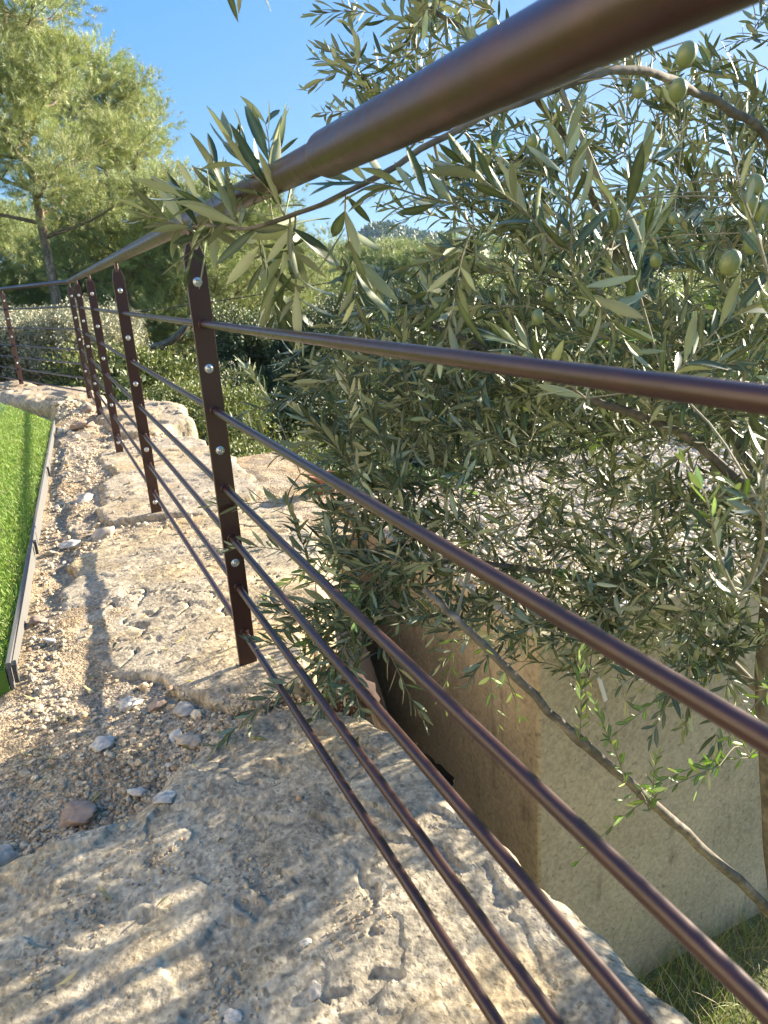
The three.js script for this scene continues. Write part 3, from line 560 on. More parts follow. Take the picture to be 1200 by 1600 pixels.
  lobe(1.202, 1.04, -1.579, 0.26, 0.2, 0.26, 32); lobe(1.377, 1.112, -1.298, 0.28, 0.22, 0.25, 28); lobe(1.508, 1.268, -1.639, 0.32, 0.22, 0.25, 26); lobe(1.9, 1.35, -1.35, 0.3, 0.25, 0.3, 26); lobe(1.25, 1.45, -1.45, 0.2, 0.2, 0.2, 14); lobe(1.7, 1.0, -1.3, 0.25, 0.25, 0.25, 24);
  lobe(0.70, 0.80, -1.46, 0.14, 0.15, 0.16, 15); lobe(0.964, 0.772, -1.59, 0.28, 0.2, 0.26, 52); lobe(1.331, 0.742, -1.534, 0.3, 0.22, 0.28, 58); lobe(1.347, 0.753, -1.187, 0.28, 0.24, 0.22, 42);
  lobe(0.60, 0.66, -1.50, 0.12, 0.14, 0.16, 16); lobe(0.76, 0.53, -1.55, 0.22, 0.2, 0.22, 38); lobe(1.191, 0.42, -1.66, 0.30, 0.22, 0.24, 54); lobe(1.411, 0.371, -1.37, 0.3, 0.22, 0.26, 52);
  lobe(0.60, 0.33, -1.52, 0.15, 0.15, 0.16, 22); lobe(0.78, 0.25, -1.45, 0.2, 0.15, 0.18, 22); lobe(1.077, 0.11, -1.40, 0.24, 0.16, 0.2, 38); lobe(1.328, 0.11, -1.209, 0.28, 0.19, 0.2, 50);
  lobe(0.48, 0.185, -1.466, 0.07, 0.08, 0.10, 8);
  lobe(2.4, 0.65, -0.7, 0.5, 0.5, 0.5, 45); lobe(2.2, 1.4, -0.9, 0.6, 0.5, 0.55, 30); lobe(1.7, 0.85, 0.5, 0.55, 0.45, 0.4, 45); lobe(1.6, 1.9, -0.95, 0.5, 0.35, 0.4, 26); lobe(1.5, 0.5, -0.2, 0.4, 0.4, 0.4, 48); lobe(2.2, 0.55, -0.1, 0.55, 0.45, 0.45, 70); lobe(1.75, 0.45, -0.65, 0.3, 0.4, 0.3, 40); lobe(1.8, 0.5, -1.1, 0.3, 0.3, 0.22, 18);  // crown out of frame, partly added to shade the slab and block front
  // shoots over the handrail
  for (const [x, y, z, a, b, c, l] of [
    [0.330, 1.000, -1.02, -0.25, 0.75, -0.55, 0.15], [0.322, 1.000, -1.05, 0.15, 0.9, -0.4, 0.16], [0.300, 1.000, -1.14, -0.5, 0.5, -0.7, 0.15], [0.30, 1.0, -1.16, 0.0, 0.7, -0.6, 0.13],
    [0.34, 1.0, -1.03, 0.2, -0.8, -0.6, 0.17], [0.315, 0.995, -1.10, 0.3, -0.7, -0.8, 0.19], [0.40, 1.02, -0.97, 0.1, -0.75, -0.2, 0.13], [0.272, 1.012, -1.30, -0.45, 0.25, -0.7, 0.14], [0.285, 1.01, -1.25, -0.3, -0.35, -0.9, 0.10],
    [0.345, 1.0, -1.02, 0.1, -0.4, -0.9, 0.15]]) spray(V(x, y, z), V(a, b, c), l, { big: 1.38, hero: true });
  for (const [x, y, z, a, b, c, l] of [[0.268, 1.345, -0.936, -0.12, -0.9, 0.05, 0.10], [0.27, 1.35, -0.94, 0.1, -0.8, 0.0, 0.09],
    [0.60, 0.93, -0.76, -0.1, 0.95, 0.05, 0.14], [0.57, 0.95, -0.77, -0.6, 0.6, -0.1, 0.14], [0.66, 0.93, -0.77, 0.4, 0.75, 0.1, 0.14], [0.62, 0.90, -0.78, 0.5, -0.5, 0.1, 0.14], [0.52, 1.0, -0.90, -0.5, 0.2, -0.2, 0.15], [0.56, 0.97, -0.92, -0.3, -0.6, 0.1, 0.16],
    [0.72, 0.82, -0.80, 0.1, 0.8, 0.1, 0.18], [0.78, 0.75, -0.78, 0.5, 0.6, 0.2, 0.18], [0.70, 0.73, -0.85, -0.5, 0.5, -0.1, 0.18],
    [0.525, 0.72, -0.41, 0.05, 0.95, 0.0, 0.2], [0.55, 0.78, -0.42, 0.2, 0.9, -0.1, 0.2], [0.53, 0.62, -0.43, -0.2, 0.8, -0.2, 0.15], [0.60, 0.66, -0.45, -0.55, 0.5, 0.1, 0.14], [0.58, 0.86, -0.46, -0.1, 0.85, -0.2, 0.18]]) spray(V(x, y, z), V(a, b, c), l, { big: z > -0.5 ? 0.62 : 1.2, hero: true, young: y < 0.75 && z > -0.5 });
  // low shoots over and beside the slab
  for (const [x, y, z, a, b, c, l] of [[0.47, 0.10, -1.42, -1, 0.02, 0.25, 0.30], [0.45, 0.12, -1.46, -0.8, 0.35, -0.1, 0.16], [0.50, 0.13, -1.44, -0.55, -0.35, 0.6, 0.20], [0.50, 0.10, -1.40, -0.2, -0.3, 0.9, 0.22], [0.53, 0.15, -1.45, -0.7, 0.4, 0.2, 0.18], [0.55, 0.2, -1.45, -0.8, 0.25, -0.2, 0.2], [0.52, 0.05, -1.42, -0.3, 0.2, 0.5, 0.14], [0.49, 0.15, -1.5, -0.9, 0.5, -0.3, 0.15], [0.55, 0.12, -1.5, -0.4, -0.4, 0.3, 0.2], [0.6, 0.1, -1.45, 0.2, -0.5, 0.3, 0.18], [0.46, 0.42, -1.62, -0.8, 0.1, -0.5, 0.18], [0.48, 0.3, -1.6, -0.8, 0.3, -0.3, 0.18], [0.47, 0.55, -1.75, -0.5, 0.4, -0.6, 0.2], [0.5, 0.6, -1.75, -0.2, 0.8, -0.5, 0.2]]) spray(V(x, y, z), V(a, b, c), l, { hero: true });
  // sparse suckers in front of the rendered block
  for (const [x, y, z, a, b, c, l] of [[1.16, -0.13, -0.95, -1, 0.12, -0.05, 0.36], [1.12, -0.34, -1.1, 0.02, 1, 0.05, 0.22], [1.06, -0.25, -1.12, -0.32, 0.9, 0.02, 0.30], [0.93, -0.09, -1.13, 0.02, 1, 0.0, 0.26], [1.32, -0.20, -1.0, -1, 0.35, 0, 0.40], [0.70, 0.19, -1.15, 0.1, -0.85, 0.15, 0.15], [0.75, 0.14, -1.16, 0.25, -0.8, 0.05, 0.13], [0.66, 0.2, -1.2, -0.2, -0.8, 0.1, 0.14], [1.0, 0.1, -1.2, 0.05, -0.9, 0.0, 0.18], [1.3, -0.02, -1.1, -0.9, 0.15, 0.1, 0.35], [1.4, 0.0, -1.0, -0.8, -0.25, 0.1, 0.3], [1.45, -0.3, -1.1, -0.5, 0.8, 0.1, 0.3]]) spray(V(x, y, z), V(a, b, c), l, { sparse: true, young: true });
  // connect every twig to the nearest wood that is nearer the trunk
  const root = V(1.55, 0.0, -1.1), order = twigs.map((t) => [t.p.distanceTo(root), t]).sort((a, b) => a[0] - b[0]);
  const wood = [];
  for (const [, t] of order) {
    let best = null, bd = 1e9;
    for (const n of nodes) { const d = n.p.distanceTo(t.p) + (n.tip ?? 0); if (d < bd) { bd = d; best = n; } }
    const L = best.p.distanceTo(t.p);
    if (L > 0.012) {
      const mid = best.p.clone().lerp(t.p, 0.5).add(V((R() - 0.5) * L * 0.2, (R() - 0.35) * L * 0.25, (R() - 0.5) * L * 0.2));
      const ra = clamp(best.r * 0.8, 0.0014, 0.0014 + L * 0.009), rb = Math.min(ra, 0.0015), sp = smoothPath([best.p, mid, t.p], L > 0.15 ? 7 : 4);
      wood.push(tube(sp, sp.map((_, i) => ra + (rb - ra) * i / (sp.length - 1)), 5, false));
      sp.forEach((p, i) => i && nodes.push({ p, r: ra + (rb - ra) * i / (sp.length - 1), tip: 0.02 }));
    }
  }
  const leaves = [], Y = V(0, 1, 0);
  for (const t of twigs) {
    const droop = 0.25 + 0.5 * R(), side0 = t.d.clone().cross(V(R() - 0.5, R() - 0.2, R() - 0.5)).normalize();
    const pts = []; for (let i = 0; i <= 8; i++) { const s = i / 8 * t.len; pts.push(t.p.clone().addScaledVector(t.d, s).addScaledVector(Y, -droop * s * s * 1.6).addScaledVector(side0, Math.sin(i * 0.8) * 0.004)); }
    wood.push(tube(pts, pts.map((_, i) => 0.0016 - 0.0009 * i / 8), 5, false));
    nodes.push({ p: pts[4], r: 0.001, tip: 0.05 });
    const step = t.sparse ? 0.026 : 0.0165, nP = Math.floor(t.len / step);
    for (let i = 0; i <= nP; i++) {
      const f = i / nP, k = f * 8, a = Math.min(7, Math.floor(k)), p = pts[a].clone().lerp(pts[a + 1], k - a), d = pts[a + 1].clone().sub(pts[a]).normalize();
      const s = side0.clone().applyAxisAngle(d, (i % 2) * Math.PI / 2 + (R() - 0.5) * 0.6);
      for (const sg of [1, -1]) {
        if (R() < 0.10) continue;
        const ang = (0.95 - 0.5 * f) + (R() - 0.5) * 0.45, ld = d.clone().multiplyScalar(Math.cos(ang)).addScaledVector(s, sg * Math.sin(ang)).addScaledVector(Y, 0.12).normalize();
        let nrm = d.clone().multiplyScalar(0.7).addScaledVector(Y, 0.6).add(V((R() - 0.5) * 0.9, (R() - 0.5) * 0.9, (R() - 0.5) * 0.9));
        if (R() < (t.hero ? 0.45 : 0.25)) nrm.negate();
        nrm.addScaledVector(ld, -nrm.dot(ld)).normalize();
        const young = t.young && f > 0.55, len = (t.sparse ? 0.026 + 0.012 * R() : young ? 0.030 + 0.014 * R() : 0.038 + 0.029 * R()) * (f > 0.85 ? 0.72 : 1) * (t.big ?? 1);
        const b = nrm.clone().cross(ld).negate(); // x = ld, y = nrm, z
        const m = new THREE.Matrix4().makeBasis(ld.clone().multiplyScalar(len), nrm.clone().multiplyScalar(len), ld.clone().cross(nrm).multiplyScalar(len)).setPosition(p);
        const v = 0.72 + 0.6 * R(), c = young || t.sparse ? lin(1.7 * v, 1.9 * v, 1.0 * v) : R() < 0.0004 ? lin(2.4, 1.7, 0.7) : lin(v * (0.95 + 0.15 * R()), v, v * (0.9 + 0.2 * R()));
        leaves.push({ m, c, p, g: young || t.sparse ? youngGeos[leaves.length % 2] : leafGeos[(R() * 8) | 0], big: len / p.distanceTo(camera.position), hero: t.hero });
      }
    }
  }
  // the leaves that show largest are parts of their own, the rest one mass
  const inView = (p) => { const q = p.clone().sub(camera.position), f = V(0.38183, -0.30243, -0.87335), r = V(0.9061, -0.06379, 0.41823), u = camera.up, w = q.dot(f); return w > 0 && Math.abs(q.dot(r) / w) < 0.52 && Math.abs(q.dot(u) / w) < 0.7; };
  const sorted = leaves.filter((l) => inView(l.p)).sort((a, b) => b.big - a.big), top = new Set(sorted.slice(0, 300));
  const tints = [0.75, 0.95, 1.15].map((k) => { const m = leafMat.clone(); m.color.setRGB(k, k, k * 0.97); return m; }), youngMat = leafMat.clone(); youngMat.color.setRGB(1.8, 2.0, 1.0);
  const dryMat = leafMat.clone(); dryMat.color.setRGB(2.0, 1.5, 0.7);
  for (const l of top) {
    const k = l.c.r, mt = youngGeos.includes(l.g) ? youngMat : l.c.r > 2.3 ? dryMat : tints[k < 0.9 ? 0 : k < 1.15 ? 1 : 2];
    const o = part('leaf', l.g, mt, tree); l.m.decompose(o.position, o.quaternion, o.scale);
  }
  const rest = leaves.filter((l) => !top.has(l));
  for (const g of [...leafGeos, ...youngGeos]) { const l = rest.filter((k) => k.g === g); if (l.length) copies('foliage', g, leafMat, l, tree); }
  const tw = part('twigs', mergeGeometries(wood), M.twig, tree); tw.userData.kind = 'stuff';
  console.log('leaves', leaves.length, 'twigs', twigs.length);
  // fruit
  const og = new THREE.SphereGeometry(1, 20, 14); og.scale(1, 1.28, 1);
  const om = phys({ color: lin(0.17, 0.215, 0.075), roughness: 0.36, clearcoat: 0.2, clearcoatRoughness: 0.4 }), stalks = [];
  for (const [x, y, z, s] of [[0.649, 1.11, -0.643, 0.0098], [0.677, 1.087, -0.68, 0.0095], [0.72, 1.112, -0.784, 0.009], [0.826, 1.323, -1.269, 0.011], [0.786, 1.108, -1.097, 0.0095], [0.78, 0.979, -0.941, 0.0105], [0.971, 0.975, -0.97, 0.0085], [0.826, 0.992, -0.696, 0.0105], [0.815, 0.972, -0.694, 0.011], [0.83, 0.962, -0.684, 0.0105], [0.607, 0.907, -0.533, 0.0095], [0.809, 0.925, -0.68, 0.0105], [1.01, 0.912, -1.046, 0.0105], [0.831, 0.867, -1.109, 0.0105], [0.804, 0.831, -1.108, 0.011], [0.835, 0.751, -1.181, 0.011], [0.74, 0.769, -1.114, 0.010], [0.758, 0.753, -1.101, 0.0105]]) {
    const o = part('olive_fruit', og, om, tree); o.position.set(x, y, z); o.scale.setScalar(s); o.rotation.set((R() - 0.5) * 0.9, 0, (R() - 0.5) * 0.9);
    let best = null, bd = 1e9; for (const n of nodes) { const d = n.p.distanceTo(o.position); if (d < bd && n.p.y > y) { bd = d; best = n; } }
    if (best) part('fruit_stalk', tube([V(x, y + s * 1.2, z), best.p.clone().lerp(V(x, y + s, z), 0.5).add(V(0, 0.004, 0)), best.p], 0.0008, 5), M.twig, o.parent);
  }
}

// ---------------------------------------------------------------- grass at the foot of the block
{
  const R = rng(606), e = new THREE.Euler(), q = new THREE.Quaternion(), l = [[], []];
  const blade = (w, bend) => { const p = [], ix = []; for (let i = 0; i <= 5; i++) { const t = i / 5, ww = w * (1 - t) + 0.001; p.push(-ww, t * (1 - 0.3 * bend * t), bend * t * t, ww, t * (1 - 0.3 * bend * t), bend * t * t); if (i) { const a = (i - 1) * 2; ix.push(a, a + 1, a + 2, a + 2, a + 1, a + 3); } } return mesh(p, ix); };
  for (let n = 0; n < 16000; n++) {
    const x = 0.72 + 2.3 * R(), z = -1.655 + 1.9 * R(), d = fbm(x * 5, z * 5, 3, 611); if (R() > ss(0.3, 0.6, d) + 0.15) continue;
    e.set((R() - 0.5) * 0.7, R() * 6.28, (R() - 0.5) * 0.7); q.setFromEuler(e);
    const dry = R() < 0.35, s = (0.08 + 0.20 * R() * R() + (dry && R() < 0.2 ? 0.18 : 0)), c = dry ? lin(0.52, 0.46, 0.24) : lin(0.22 + 0.12 * R(), 0.33 + 0.10 * R(), 0.055);
    l[n % 2].push({ m: new THREE.Matrix4().compose(V(x, terrainY(x, z) - 0.01, z), q, V(0.12, s, s)), c });
  }
  const gm = phys({ roughness: 0.6, side: THREE.DoubleSide, transmission: 0.35, thickness: 0 });
  copies('grass', blade(0.016, 0.35), gm, l[0], null, 'mixed green and dry grass at the foot of the rendered block'); copies('grass', blade(0.013, 0.7), gm, l[1], null, 'arching green and dry grass at the foot of the rendered block');
}

// ---------------------------------------------------------------- building added outside the frame; its sunlit wall bounces fill into the shade
{
  const h = groupThing('unseen_house', 'cream rendered building beside the lawn, added unseen left of the view to bounce light', 'unseen_house');
  const wm = std({ map: plasterTex, bumpMap: plasterBump, bumpScale: 0.0016, roughness: 0.94, color: lin(1.1, 1.16, 1.35) }), sh = new THREE.Shape(); sh.moveTo(-8, -0.2); sh.lineTo(4, -0.2); sh.lineTo(4, 5.8); sh.lineTo(-8, 5.8); sh.closePath();
  const holes = [[-6.2, 0.9, 1.1, 1.2], [-2.6, 0.0, 1.0, 2.1], [0.8, 0.9, 1.1, 1.2], [-6.1, 3.7, 0.9, 1.2], [-2.5, 3.7, 0.9, 1.2], [0.9, 3.7, 0.9, 1.2]];
  for (const [x, y, w, k] of holes) { const p = new THREE.Path(); p.moveTo(x, y); p.lineTo(x, y + k); p.lineTo(x + w, y + k); p.lineTo(x + w, y); p.closePath(); sh.holes.push(p); }
  const place = (m) => { m.rotation.y = Math.PI / 2; m.position.set(-5.4, 0, -3.0); return m; };
  place(part('wall', new THREE.ExtrudeGeometry(sh, { depth: 0.3, bevelEnabled: false }), wm, h));
  for (const [x, y, w, k] of holes) { const f = place(part(y < 0.5 ? 'door' : 'window', new THREE.BoxGeometry(w, k, 0.05).translate(x + w / 2, y + k / 2, 0.12), std({ color: lin(0.2, 0.24, 0.25), roughness: 0.25 }), h)); }
  const back = part('rear_wall', new THREE.BoxGeometry(6, 6.0, 11.6), wm, h); back.position.set(-8.45, 2.8, -1.0);
  const roof = part('roof', new THREE.BoxGeometry(7.4, 0.18, 13), std({ color: lin(0.42, 0.2, 0.12), roughness: 0.9 }), h); roof.position.set(-8.3, 5.92, -1.0);
}

// ---------------------------------------------------------------- trees and shrubs of the background
function needleSpray(seed) {                                  // a pine shoot: stem and needles
  const R = rng(seed), pos = [], idx = [];
  const tri = (a, d, w) => { const s = d.clone().cross(V(R() - 0.5, R() - 0.5, R() - 0.5)).normalize().multiplyScalar(w), k = pos.length / 3, b = a.clone().add(d); pos.push(a.x - s.x, a.y - s.y, a.z - s.z, a.x + s.x, a.y + s.y, a.z + s.z, b.x, b.y, b.z); idx.push(k, k + 1, k + 2); };
  for (let n = 0; n < 46; n++) { const t = Math.pow(R(), 0.8), f = R() * 6.28, o = 0.55 + 0.35 * R(); tri(V(0, t, 0), V(Math.cos(f) * o, 0.75, Math.sin(f) * o).normalize().multiplyScalar(0.36 + 0.18 * R()), 0.016); }
  return mesh(pos, idx);
}
function leafSpray(seed, n, size) {                           // a leafy shoot of folded oval leaves
  const R = rng(seed), pos = [], idx = [];
  for (let k = 0; k < n; k++) {
    const p = V((R() - 0.5) * 0.8, R() * 1.1, (R() - 0.5) * 0.8), d = V(R() - 0.5, R() - 0.15, R() - 0.5).normalize(), s = d.clone().cross(V(R() - 0.5, R() - 0.5, R() - 0.5)).normalize(), u = s.clone().cross(d), L = size * (0.7 + 0.6 * R()), o = pos.length / 3;
    const add = (t, w, h) => { const q = p.clone().addScaledVector(d, t * L).addScaledVector(s, w * L).addScaledVector(u, h * L); pos.push(q.x, q.y, q.z); };
    add(0, 0, 0); add(0.5, 0.27, 0.08); add(1, 0, 0); add(0.5, -0.27, 0.08); idx.push(o, o + 1, o + 2, o, o + 2, o + 3);
  }
  return mesh(pos, idx);
}
const foliage = (r, g, b, t = 0.35) => phys({ color: lin(r, g, b), roughness: 0.6, side: THREE.DoubleSide, transmission: t, thickness: 0 });
const NEEDLES = [needleSpray(1), needleSpray(2)], LEAFY = [leafSpray(3, 26, 0.26), leafSpray(4, 26, 0.2)], SILVER = leafSpray(5, 34, 0.2);
function makeTree(o) {
  // o: base x,z, height, crown clumps [dx, y, dz, r], trunk path, spray geometry, size, density
  const R = rng(o.seed), t = groupThing(o.name, o.label, o.category ?? 'tree', o.group), y0 = (o.y ?? terrainY(o.x, o.z)) - 0.05;
  const top = V(o.lean?.[0] ?? 0, o.h * (o.trunkTop ?? 0.8), o.lean?.[1] ?? 0), path = [];
  for (let i = 0; i <= 10; i++) { const f = i / 10; path.push(V(top.x * f * f + (o.wob ?? 1) * 0.07 * o.h * 0.12 * (Math.sin(f * 5 + o.seed) - Math.sin(o.seed)), top.y * f, top.z * f * f + 0.1 * o.h * 0.1 * Math.cos(f * 4 + o.seed))); }
  const r0 = o.r, woods = [tube(path, path.map((_, i) => r0 * (1 - 0.085 * i)), 10)], clumps = [];
  for (let k = 0; k < o.limbs; k++) {
    const f = o.from + (1 - o.from) * (k + 0.5 * R()) / o.limbs, i = clamp(f / (o.trunkTop ?? 0.8) * 10, 0, 9.99), a = Math.floor(i), p = path[a].clone().lerp(path[a + 1], i - a);
    const az = k * 2.4 + R() * 0.9, L = o.spread * o.shape(f) * (0.65 + 0.5 * R()), el = (o.rise ?? 0.35) + (R() - 0.5) * 0.4;
    const e = p.clone().add(V(Math.cos(az) * L, L * el, Math.sin(az) * L)), mid = p.clone().lerp(e, 0.5).add(V((R() - 0.5) * L * 0.2, -L * 0.06, (R() - 0.5) * L * 0.2));
    const sp = smoothPath([p, mid, e], 8), rl = r0 * (1 - f * 0.8) * 0.42 + 0.008;
    woods.push(tube(sp, sp.map((_, j) => rl * (1 - 0.1 * j)), 6));
    for (let c = 0; c < o.sub; c++) {
      const g = 0.35 + 0.65 * (c + R()) / o.sub, b = sp[Math.min(8, Math.floor(g * 8))], off = L * 0.34 * (1.2 - 0.5 * g);
      const q = b.clone().add(V((R() - 0.5) * 2 * off, (R() * 0.9 - 0.15) * off, (R() - 0.5) * 2 * off)); woods.push(tube([b, b.clone().lerp(q, 0.5).add(V(0, 0.02, 0)), q], [rl * 0.35, rl * 0.25, rl * 0.12], 5));
      clumps.push([q, o.clump * (0.7 + 0.6 * R())]);
    }
  }
  const lists = o.geo.map(() => []), qn = new THREE.Quaternion(), up = V(0, 1, 0);
  clumps.forEach(([c, r], ci) => {
    const tone = 0.8 + 0.45 * R();
    for (let n = 0; n < o.per; n++) {
      const d = V(R() - 0.5, (R() - 0.5) + 0.12, R() - 0.5).normalize(), rr = r * Math.pow(R(), 0.45), p = c.clone().add(V(d.x * rr, d.y * rr * (o.flat ?? 0.62), d.z * rr));
      const dir = d.clone().add(V(0, 0.55, 0)).add(V((R() - 0.5) * 0.7, (R() - 0.5) * 0.7, (R() - 0.5) * 0.7)).normalize(); qn.setFromUnitVectors(up, dir);
      const s = o.size * (0.7 + 0.6 * R()), k = tone * (0.8 + 0.4 * R()), w = R();
      lists[n % o.geo.length].push({ m: new THREE.Matrix4().compose(p, qn, V(s, s, s)), c: lin(k * (1 + 0.18 * w), k, k * (1 - 0.15 * w)) });
    }
  });
  part('trunk', mergeGeometries(woods), o.bark ?? M.pineBark, t);
  const grp = t; lists.forEach((l, i) => copies('crown', o.geo[i], o.mat, l, grp));
  t.position.set(o.x, y0, o.z); return t;
}
const polar = (az, d) => { const a = az * Math.PI / 180; return [Math.sin(a) * d, -Math.cos(a) * d]; };
const pineMat = foliage(0.34, 0.42, 0.16, 0.5), pineMat2 = foliage(0.31, 0.39, 0.14, 0.5), oakMat = foliage(0.095, 0.14, 0.04, 0.45), brightMat = foliage(0.17, 0.225, 0.05, 0.45), silverMat = foliage(0.36, 0.39, 0.26, 0.35), shadedMat = foliage(0.07, 0.11, 0.035, 0.35);  // last one: leaf green darkened to stand for shade under other trees
const domed = (f) => Math.sin(Math.PI * clamp(f * 0.92 + 0.05, 0, 1)) ** 0.7 + 0.1, conic = (f) => 1.15 - 0.85 * f;
const pineBase = { geo: NEEDLES, mat: pineMat, flat: 0.6, sub: 7, per: 34, size: 0.25, category: 'tree' };
const P = (az, d) => { const [x, z] = polar(az, d); return { x, z }; };
makeTree({ ...pineBase, ...P(1.7, 17), wob: 0.2, name: 'pine_tree', label: 'tallest pine with a slim grey trunk, at the left behind the far railing', seed: 21, h: 10.5, r: 0.115, limbs: 36, from: 0.27, spread: 2.7, shape: conic, clump: 0.5, rise: 0.42, trunkTop: 0.96, lean: [0.1, 0] });
makeTree({ ...pineBase, ...P(-5.5, 19), name: 'pine_tree', label: 'pine at the left edge, left of the tallest pine', seed: 22, h: 10, r: 0.16, limbs: 26, from: 0.25, spread: 2.5, shape: conic, clump: 0.55, trunkTop: 0.95 });
makeTree({ ...pineBase, ...P(6.6, 21), name: 'pine_tree', label: 'rounded pine against the sky, right of the tallest pine', seed: 23, h: 6.3, r: 0.14, limbs: 28, from: 0.22, spread: 2.1, shape: (f) => 1.1 - 0.55 * f, clump: 0.55, rise: 0.5, trunkTop: 0.93, y: -0.6 });
const slant = makeTree({ ...pineBase, ...P(10.5, 19), mat: pineMat2, name: 'pine_tree', label: 'low pine with a bare slanting grey limb, behind the first two posts', seed: 24, h: 5.0, r: 0.11, limbs: 28, from: 0.15, spread: 2.0, shape: domed, clump: 0.5, lean: [1.2, 0.4], y: -1.6 });
makeTree({ ...pineBase, ...P(15.5, 23), mat: pineMat2, name: 'pine_tree', label: 'yellow-green pine between the handrail and the first bar', seed: 25, h: 6.3, r: 0.13, limbs: 30, from: 0.15, spread: 2.4, shape: domed, clump: 0.55, y: -3.2 });
[[18.2, 27, 7.2, 2.4, 'distant pine left of the blue hill'], [21.6, 30, 7.3, 2.5, 'distant pine just left of the blue hilltop, among hanging olive leaves'], [25.0, 29, 7.4, 2.5, 'distant pine in front of the blue hill, its crown just below the hilltop'], [28.4, 31, 7.6, 2.7, 'distant pine right of the blue hilltop, half behind olive leaves']].forEach(([az, d, h, s, label], i) =>
  makeTree({ ...pineBase, ...P(az, d), mat: pineMat2, name: 'pine_tree', label, seed: 30 + i, h, r: 0.16, limbs: 22, from: 0.2, spread: s, shape: domed, clump: 0.7, size: 0.36, per: 30, y: -5.2, group: 'distant pines' }));
{
  const w = (az, d, y) => { const [x, z] = polar(az, d); return V(x, y, z).sub(slant.position); };
  part('limb', tube(smoothPath([w(3.6, 15.8, -1.3), w(5.2, 15.5, -0.5), w(6.8, 15.3, -0.14), w(8.6, 15.0, -0.02), w(10.0, 14.8, 0.26), w(11.4, 15.2, 0.75)], 16), [0.11, 0.1, 0.098, 0.095, 0.092, 0.09, 0.086, 0.082, 0.08, 0.076, 0.072, 0.066, 0.06, 0.052, 0.045, 0.036, 0.026], 10), M.pineBark, slant);
}
[[-2.2, 31, 6.0, 'pine far behind the silvery bushes at the left edge'], [3.2, 33, 5.6, 'pine far behind the tallest trunk'], [8.8, 34, 5.4, 'pine far behind the second post'], [13.2, 33, 6.2, 'pine far behind the nearest post top']].forEach(([az, d, h, label], i) =>
  makeTree({ ...pineBase, ...P(az, d), mat: pineMat2, name: 'pine_tree', label, seed: 40 + i, h, r: 0.15, limbs: 24, from: 0.1, spread: 2.8, shape: domed, clump: 0.75, size: 0.36, per: 30, y: -1.6, group: 'distant pines' }));
const oak = { geo: LEAFY, mat: oakMat, flat: 0.8, sub: 6, per: 34, size: 0.26, category: 'shrub', name: 'broadleaf_shrub', bark: M.bark };
[[8.0, 12.5, 1.3, 1.2, shadedMat, 'evergreen shrub with shade painted into its leaves, behind the second post', -2.0], [12.5, 13, 1.6, 1.4, shadedMat, 'evergreen shrub with shade painted into its leaves, directly behind the nearest post', -2.5], [17, 14, 3.8, 1.7, oakMat, 'glossy dark oak bush right of the nearest post', -3.4], [20.5, 16, 4.4, 1.7, oakMat, 'tall oak bush below the blue hill', -3.8], [25, 19, 4.9, 2.0, oakMat, 'large green bush behind the olive branches, right of the tall oak', -4.2],
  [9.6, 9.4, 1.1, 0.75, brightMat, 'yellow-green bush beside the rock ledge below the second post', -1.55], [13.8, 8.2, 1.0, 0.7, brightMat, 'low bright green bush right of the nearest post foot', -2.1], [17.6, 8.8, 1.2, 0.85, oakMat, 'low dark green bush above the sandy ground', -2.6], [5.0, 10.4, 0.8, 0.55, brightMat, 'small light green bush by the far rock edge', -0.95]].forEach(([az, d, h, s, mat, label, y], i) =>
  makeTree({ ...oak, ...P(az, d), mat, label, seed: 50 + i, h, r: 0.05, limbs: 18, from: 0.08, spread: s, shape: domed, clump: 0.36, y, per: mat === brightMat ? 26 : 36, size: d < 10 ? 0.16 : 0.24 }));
[[33, 30, 6, 3.2, 'pale green tree behind the middle of the olive crown'], [40, 26, 5.2, 3, 'light tree behind the right part of the olive crown'], [48, 28, 5.6, 3.2, 'light green tree behind the far right olive leaves']].forEach(([az, d, h, s, label], i) =>
  makeTree({ ...oak, ...P(az, d), mat: pineMat2, name: 'broadleaf_tree', category: 'tree', label, seed: 70 + i, h, r: 0.14, limbs: 22, from: 0.15, spread: s, shape: domed, clump: 0.75, size: 0.42, per: 24, y: -5.6 }));
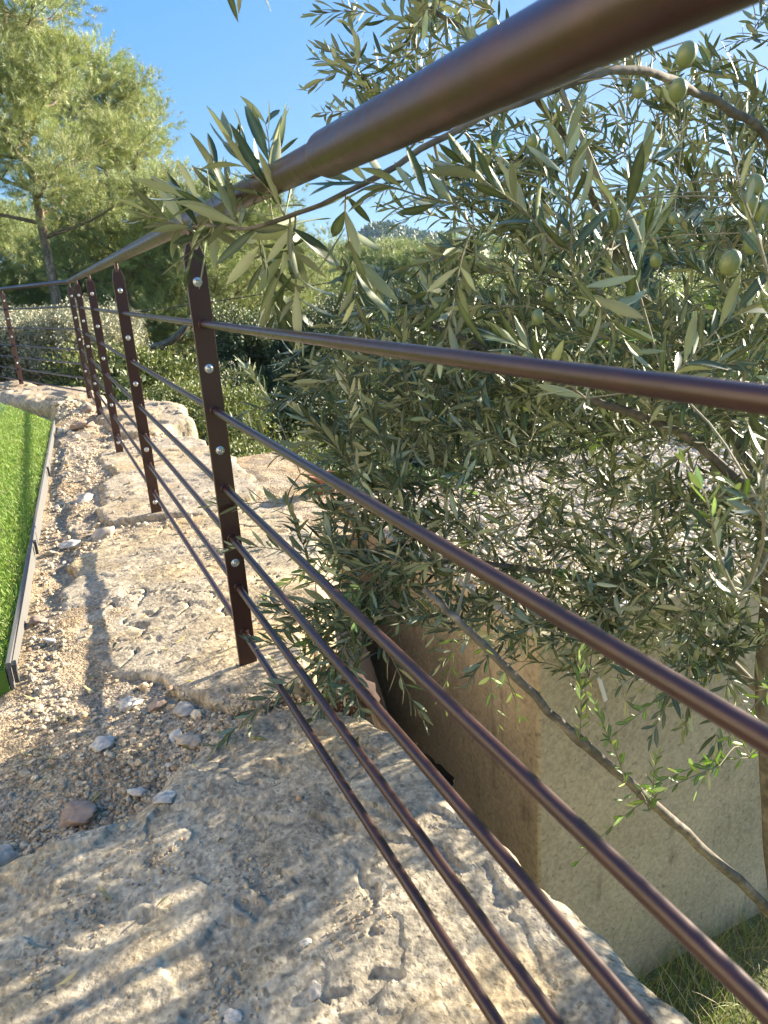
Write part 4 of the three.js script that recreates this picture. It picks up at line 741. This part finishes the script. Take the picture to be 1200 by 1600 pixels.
[[-4.2, 12.0, 'silvery bush beyond the railing at the left edge'], [-0.8, 12.4, 'silvery bush beyond the far post'], [2.3, 11.6, 'silvery bush behind the corner post'], [-2.6, 13.6, 'silvery bush at the back of the silvery hedge row']].forEach(([az, d, label], i) =>
  makeTree({ ...oak, ...P(az, d), geo: [SILVER], mat: silverMat, name: 'silver_shrub', label, group: 'silvery bushes beyond the far railing', seed: 80 + i, h: 0.95, r: 0.04, limbs: 16, from: 0.05, spread: 0.8, shape: domed, clump: 0.26, size: 0.15, per: 40, y: -0.45 }));
// low undergrowth on the slope
{
  const R = rng(909), lists = [[], []], q = new THREE.Quaternion();
  for (let n = 0; n < 9000; n++) {
    const az = 3 + 50 * R(), d = 8 + 40 * R() * R(), [x, z] = polar(az, d); if (polyDist(TERRACE, x, z) > -0.8 || (x < 4.5 && x > 0.7 && z > -3.6)) continue;
    q.setFromEuler(new THREE.Euler((R() - 0.5), R() * 6.28, R() - 0.5)); const s = 0.2 + 0.2 * R() + d * 0.006, k = 0.6 + 0.9 * fbm(x, z, 2, 915) * (0.6 + 0.8 * R());
    lists[n % 2].push({ m: new THREE.Matrix4().compose(V(x, terrainY(x, z) + 0.25 * R(), z), q, V(s, s, s)), c: lin(k, k, k) });
  }
  lists.forEach((l, i) => copies('undergrowth', LEAFY[i], oakMat, l, null, 'low green undergrowth covering the slope below the terrace'));
  // far wood on the hills
  const far = [];
  for (let n = 0; n < 26000; n++) {
    const az = 2 + 56 * R(), d = 60 + 640 * Math.pow(R(), 0.75), [x, z] = polar(az, d); q.setFromEuler(new THREE.Euler(0, R() * 6.28, 0));
    const s = 2.8 + 3.2 * R(), k = 0.7 + 0.7 * R(); far.push({ m: new THREE.Matrix4().compose(V(x, terrainY(x, z) + 0.2 * s, z), q, V(s * 1.2, s * 1.2, s * 1.2)), c: lin(k, k, k * 0.9) });
  }
  copies('distant_wood', leafSpray(6, 60, 0.34), foliage(0.11, 0.16, 0.06, 0.3), far, null, 'wooded hillside far behind the garden');
}
// cable sagging across the background
{
  const pts = []; for (let i = 0; i <= 24; i++) { const f = i / 24, [x, z] = polar(-6 + 34 * f, 14 + 3 * f); pts.push(V(x, 0.60 + 0.55 * f - 0.42 * 4 * f * (1 - f) * 0.55, z)); }
  single('overhead_cable', tube(pts, 0.011, 6), std({ color: lin(0.02, 0.02, 0.02), roughness: 0.7 }), 'thin dark cable sagging across the trees behind the posts', 'cable');
}
renderer.render(scene, camera);
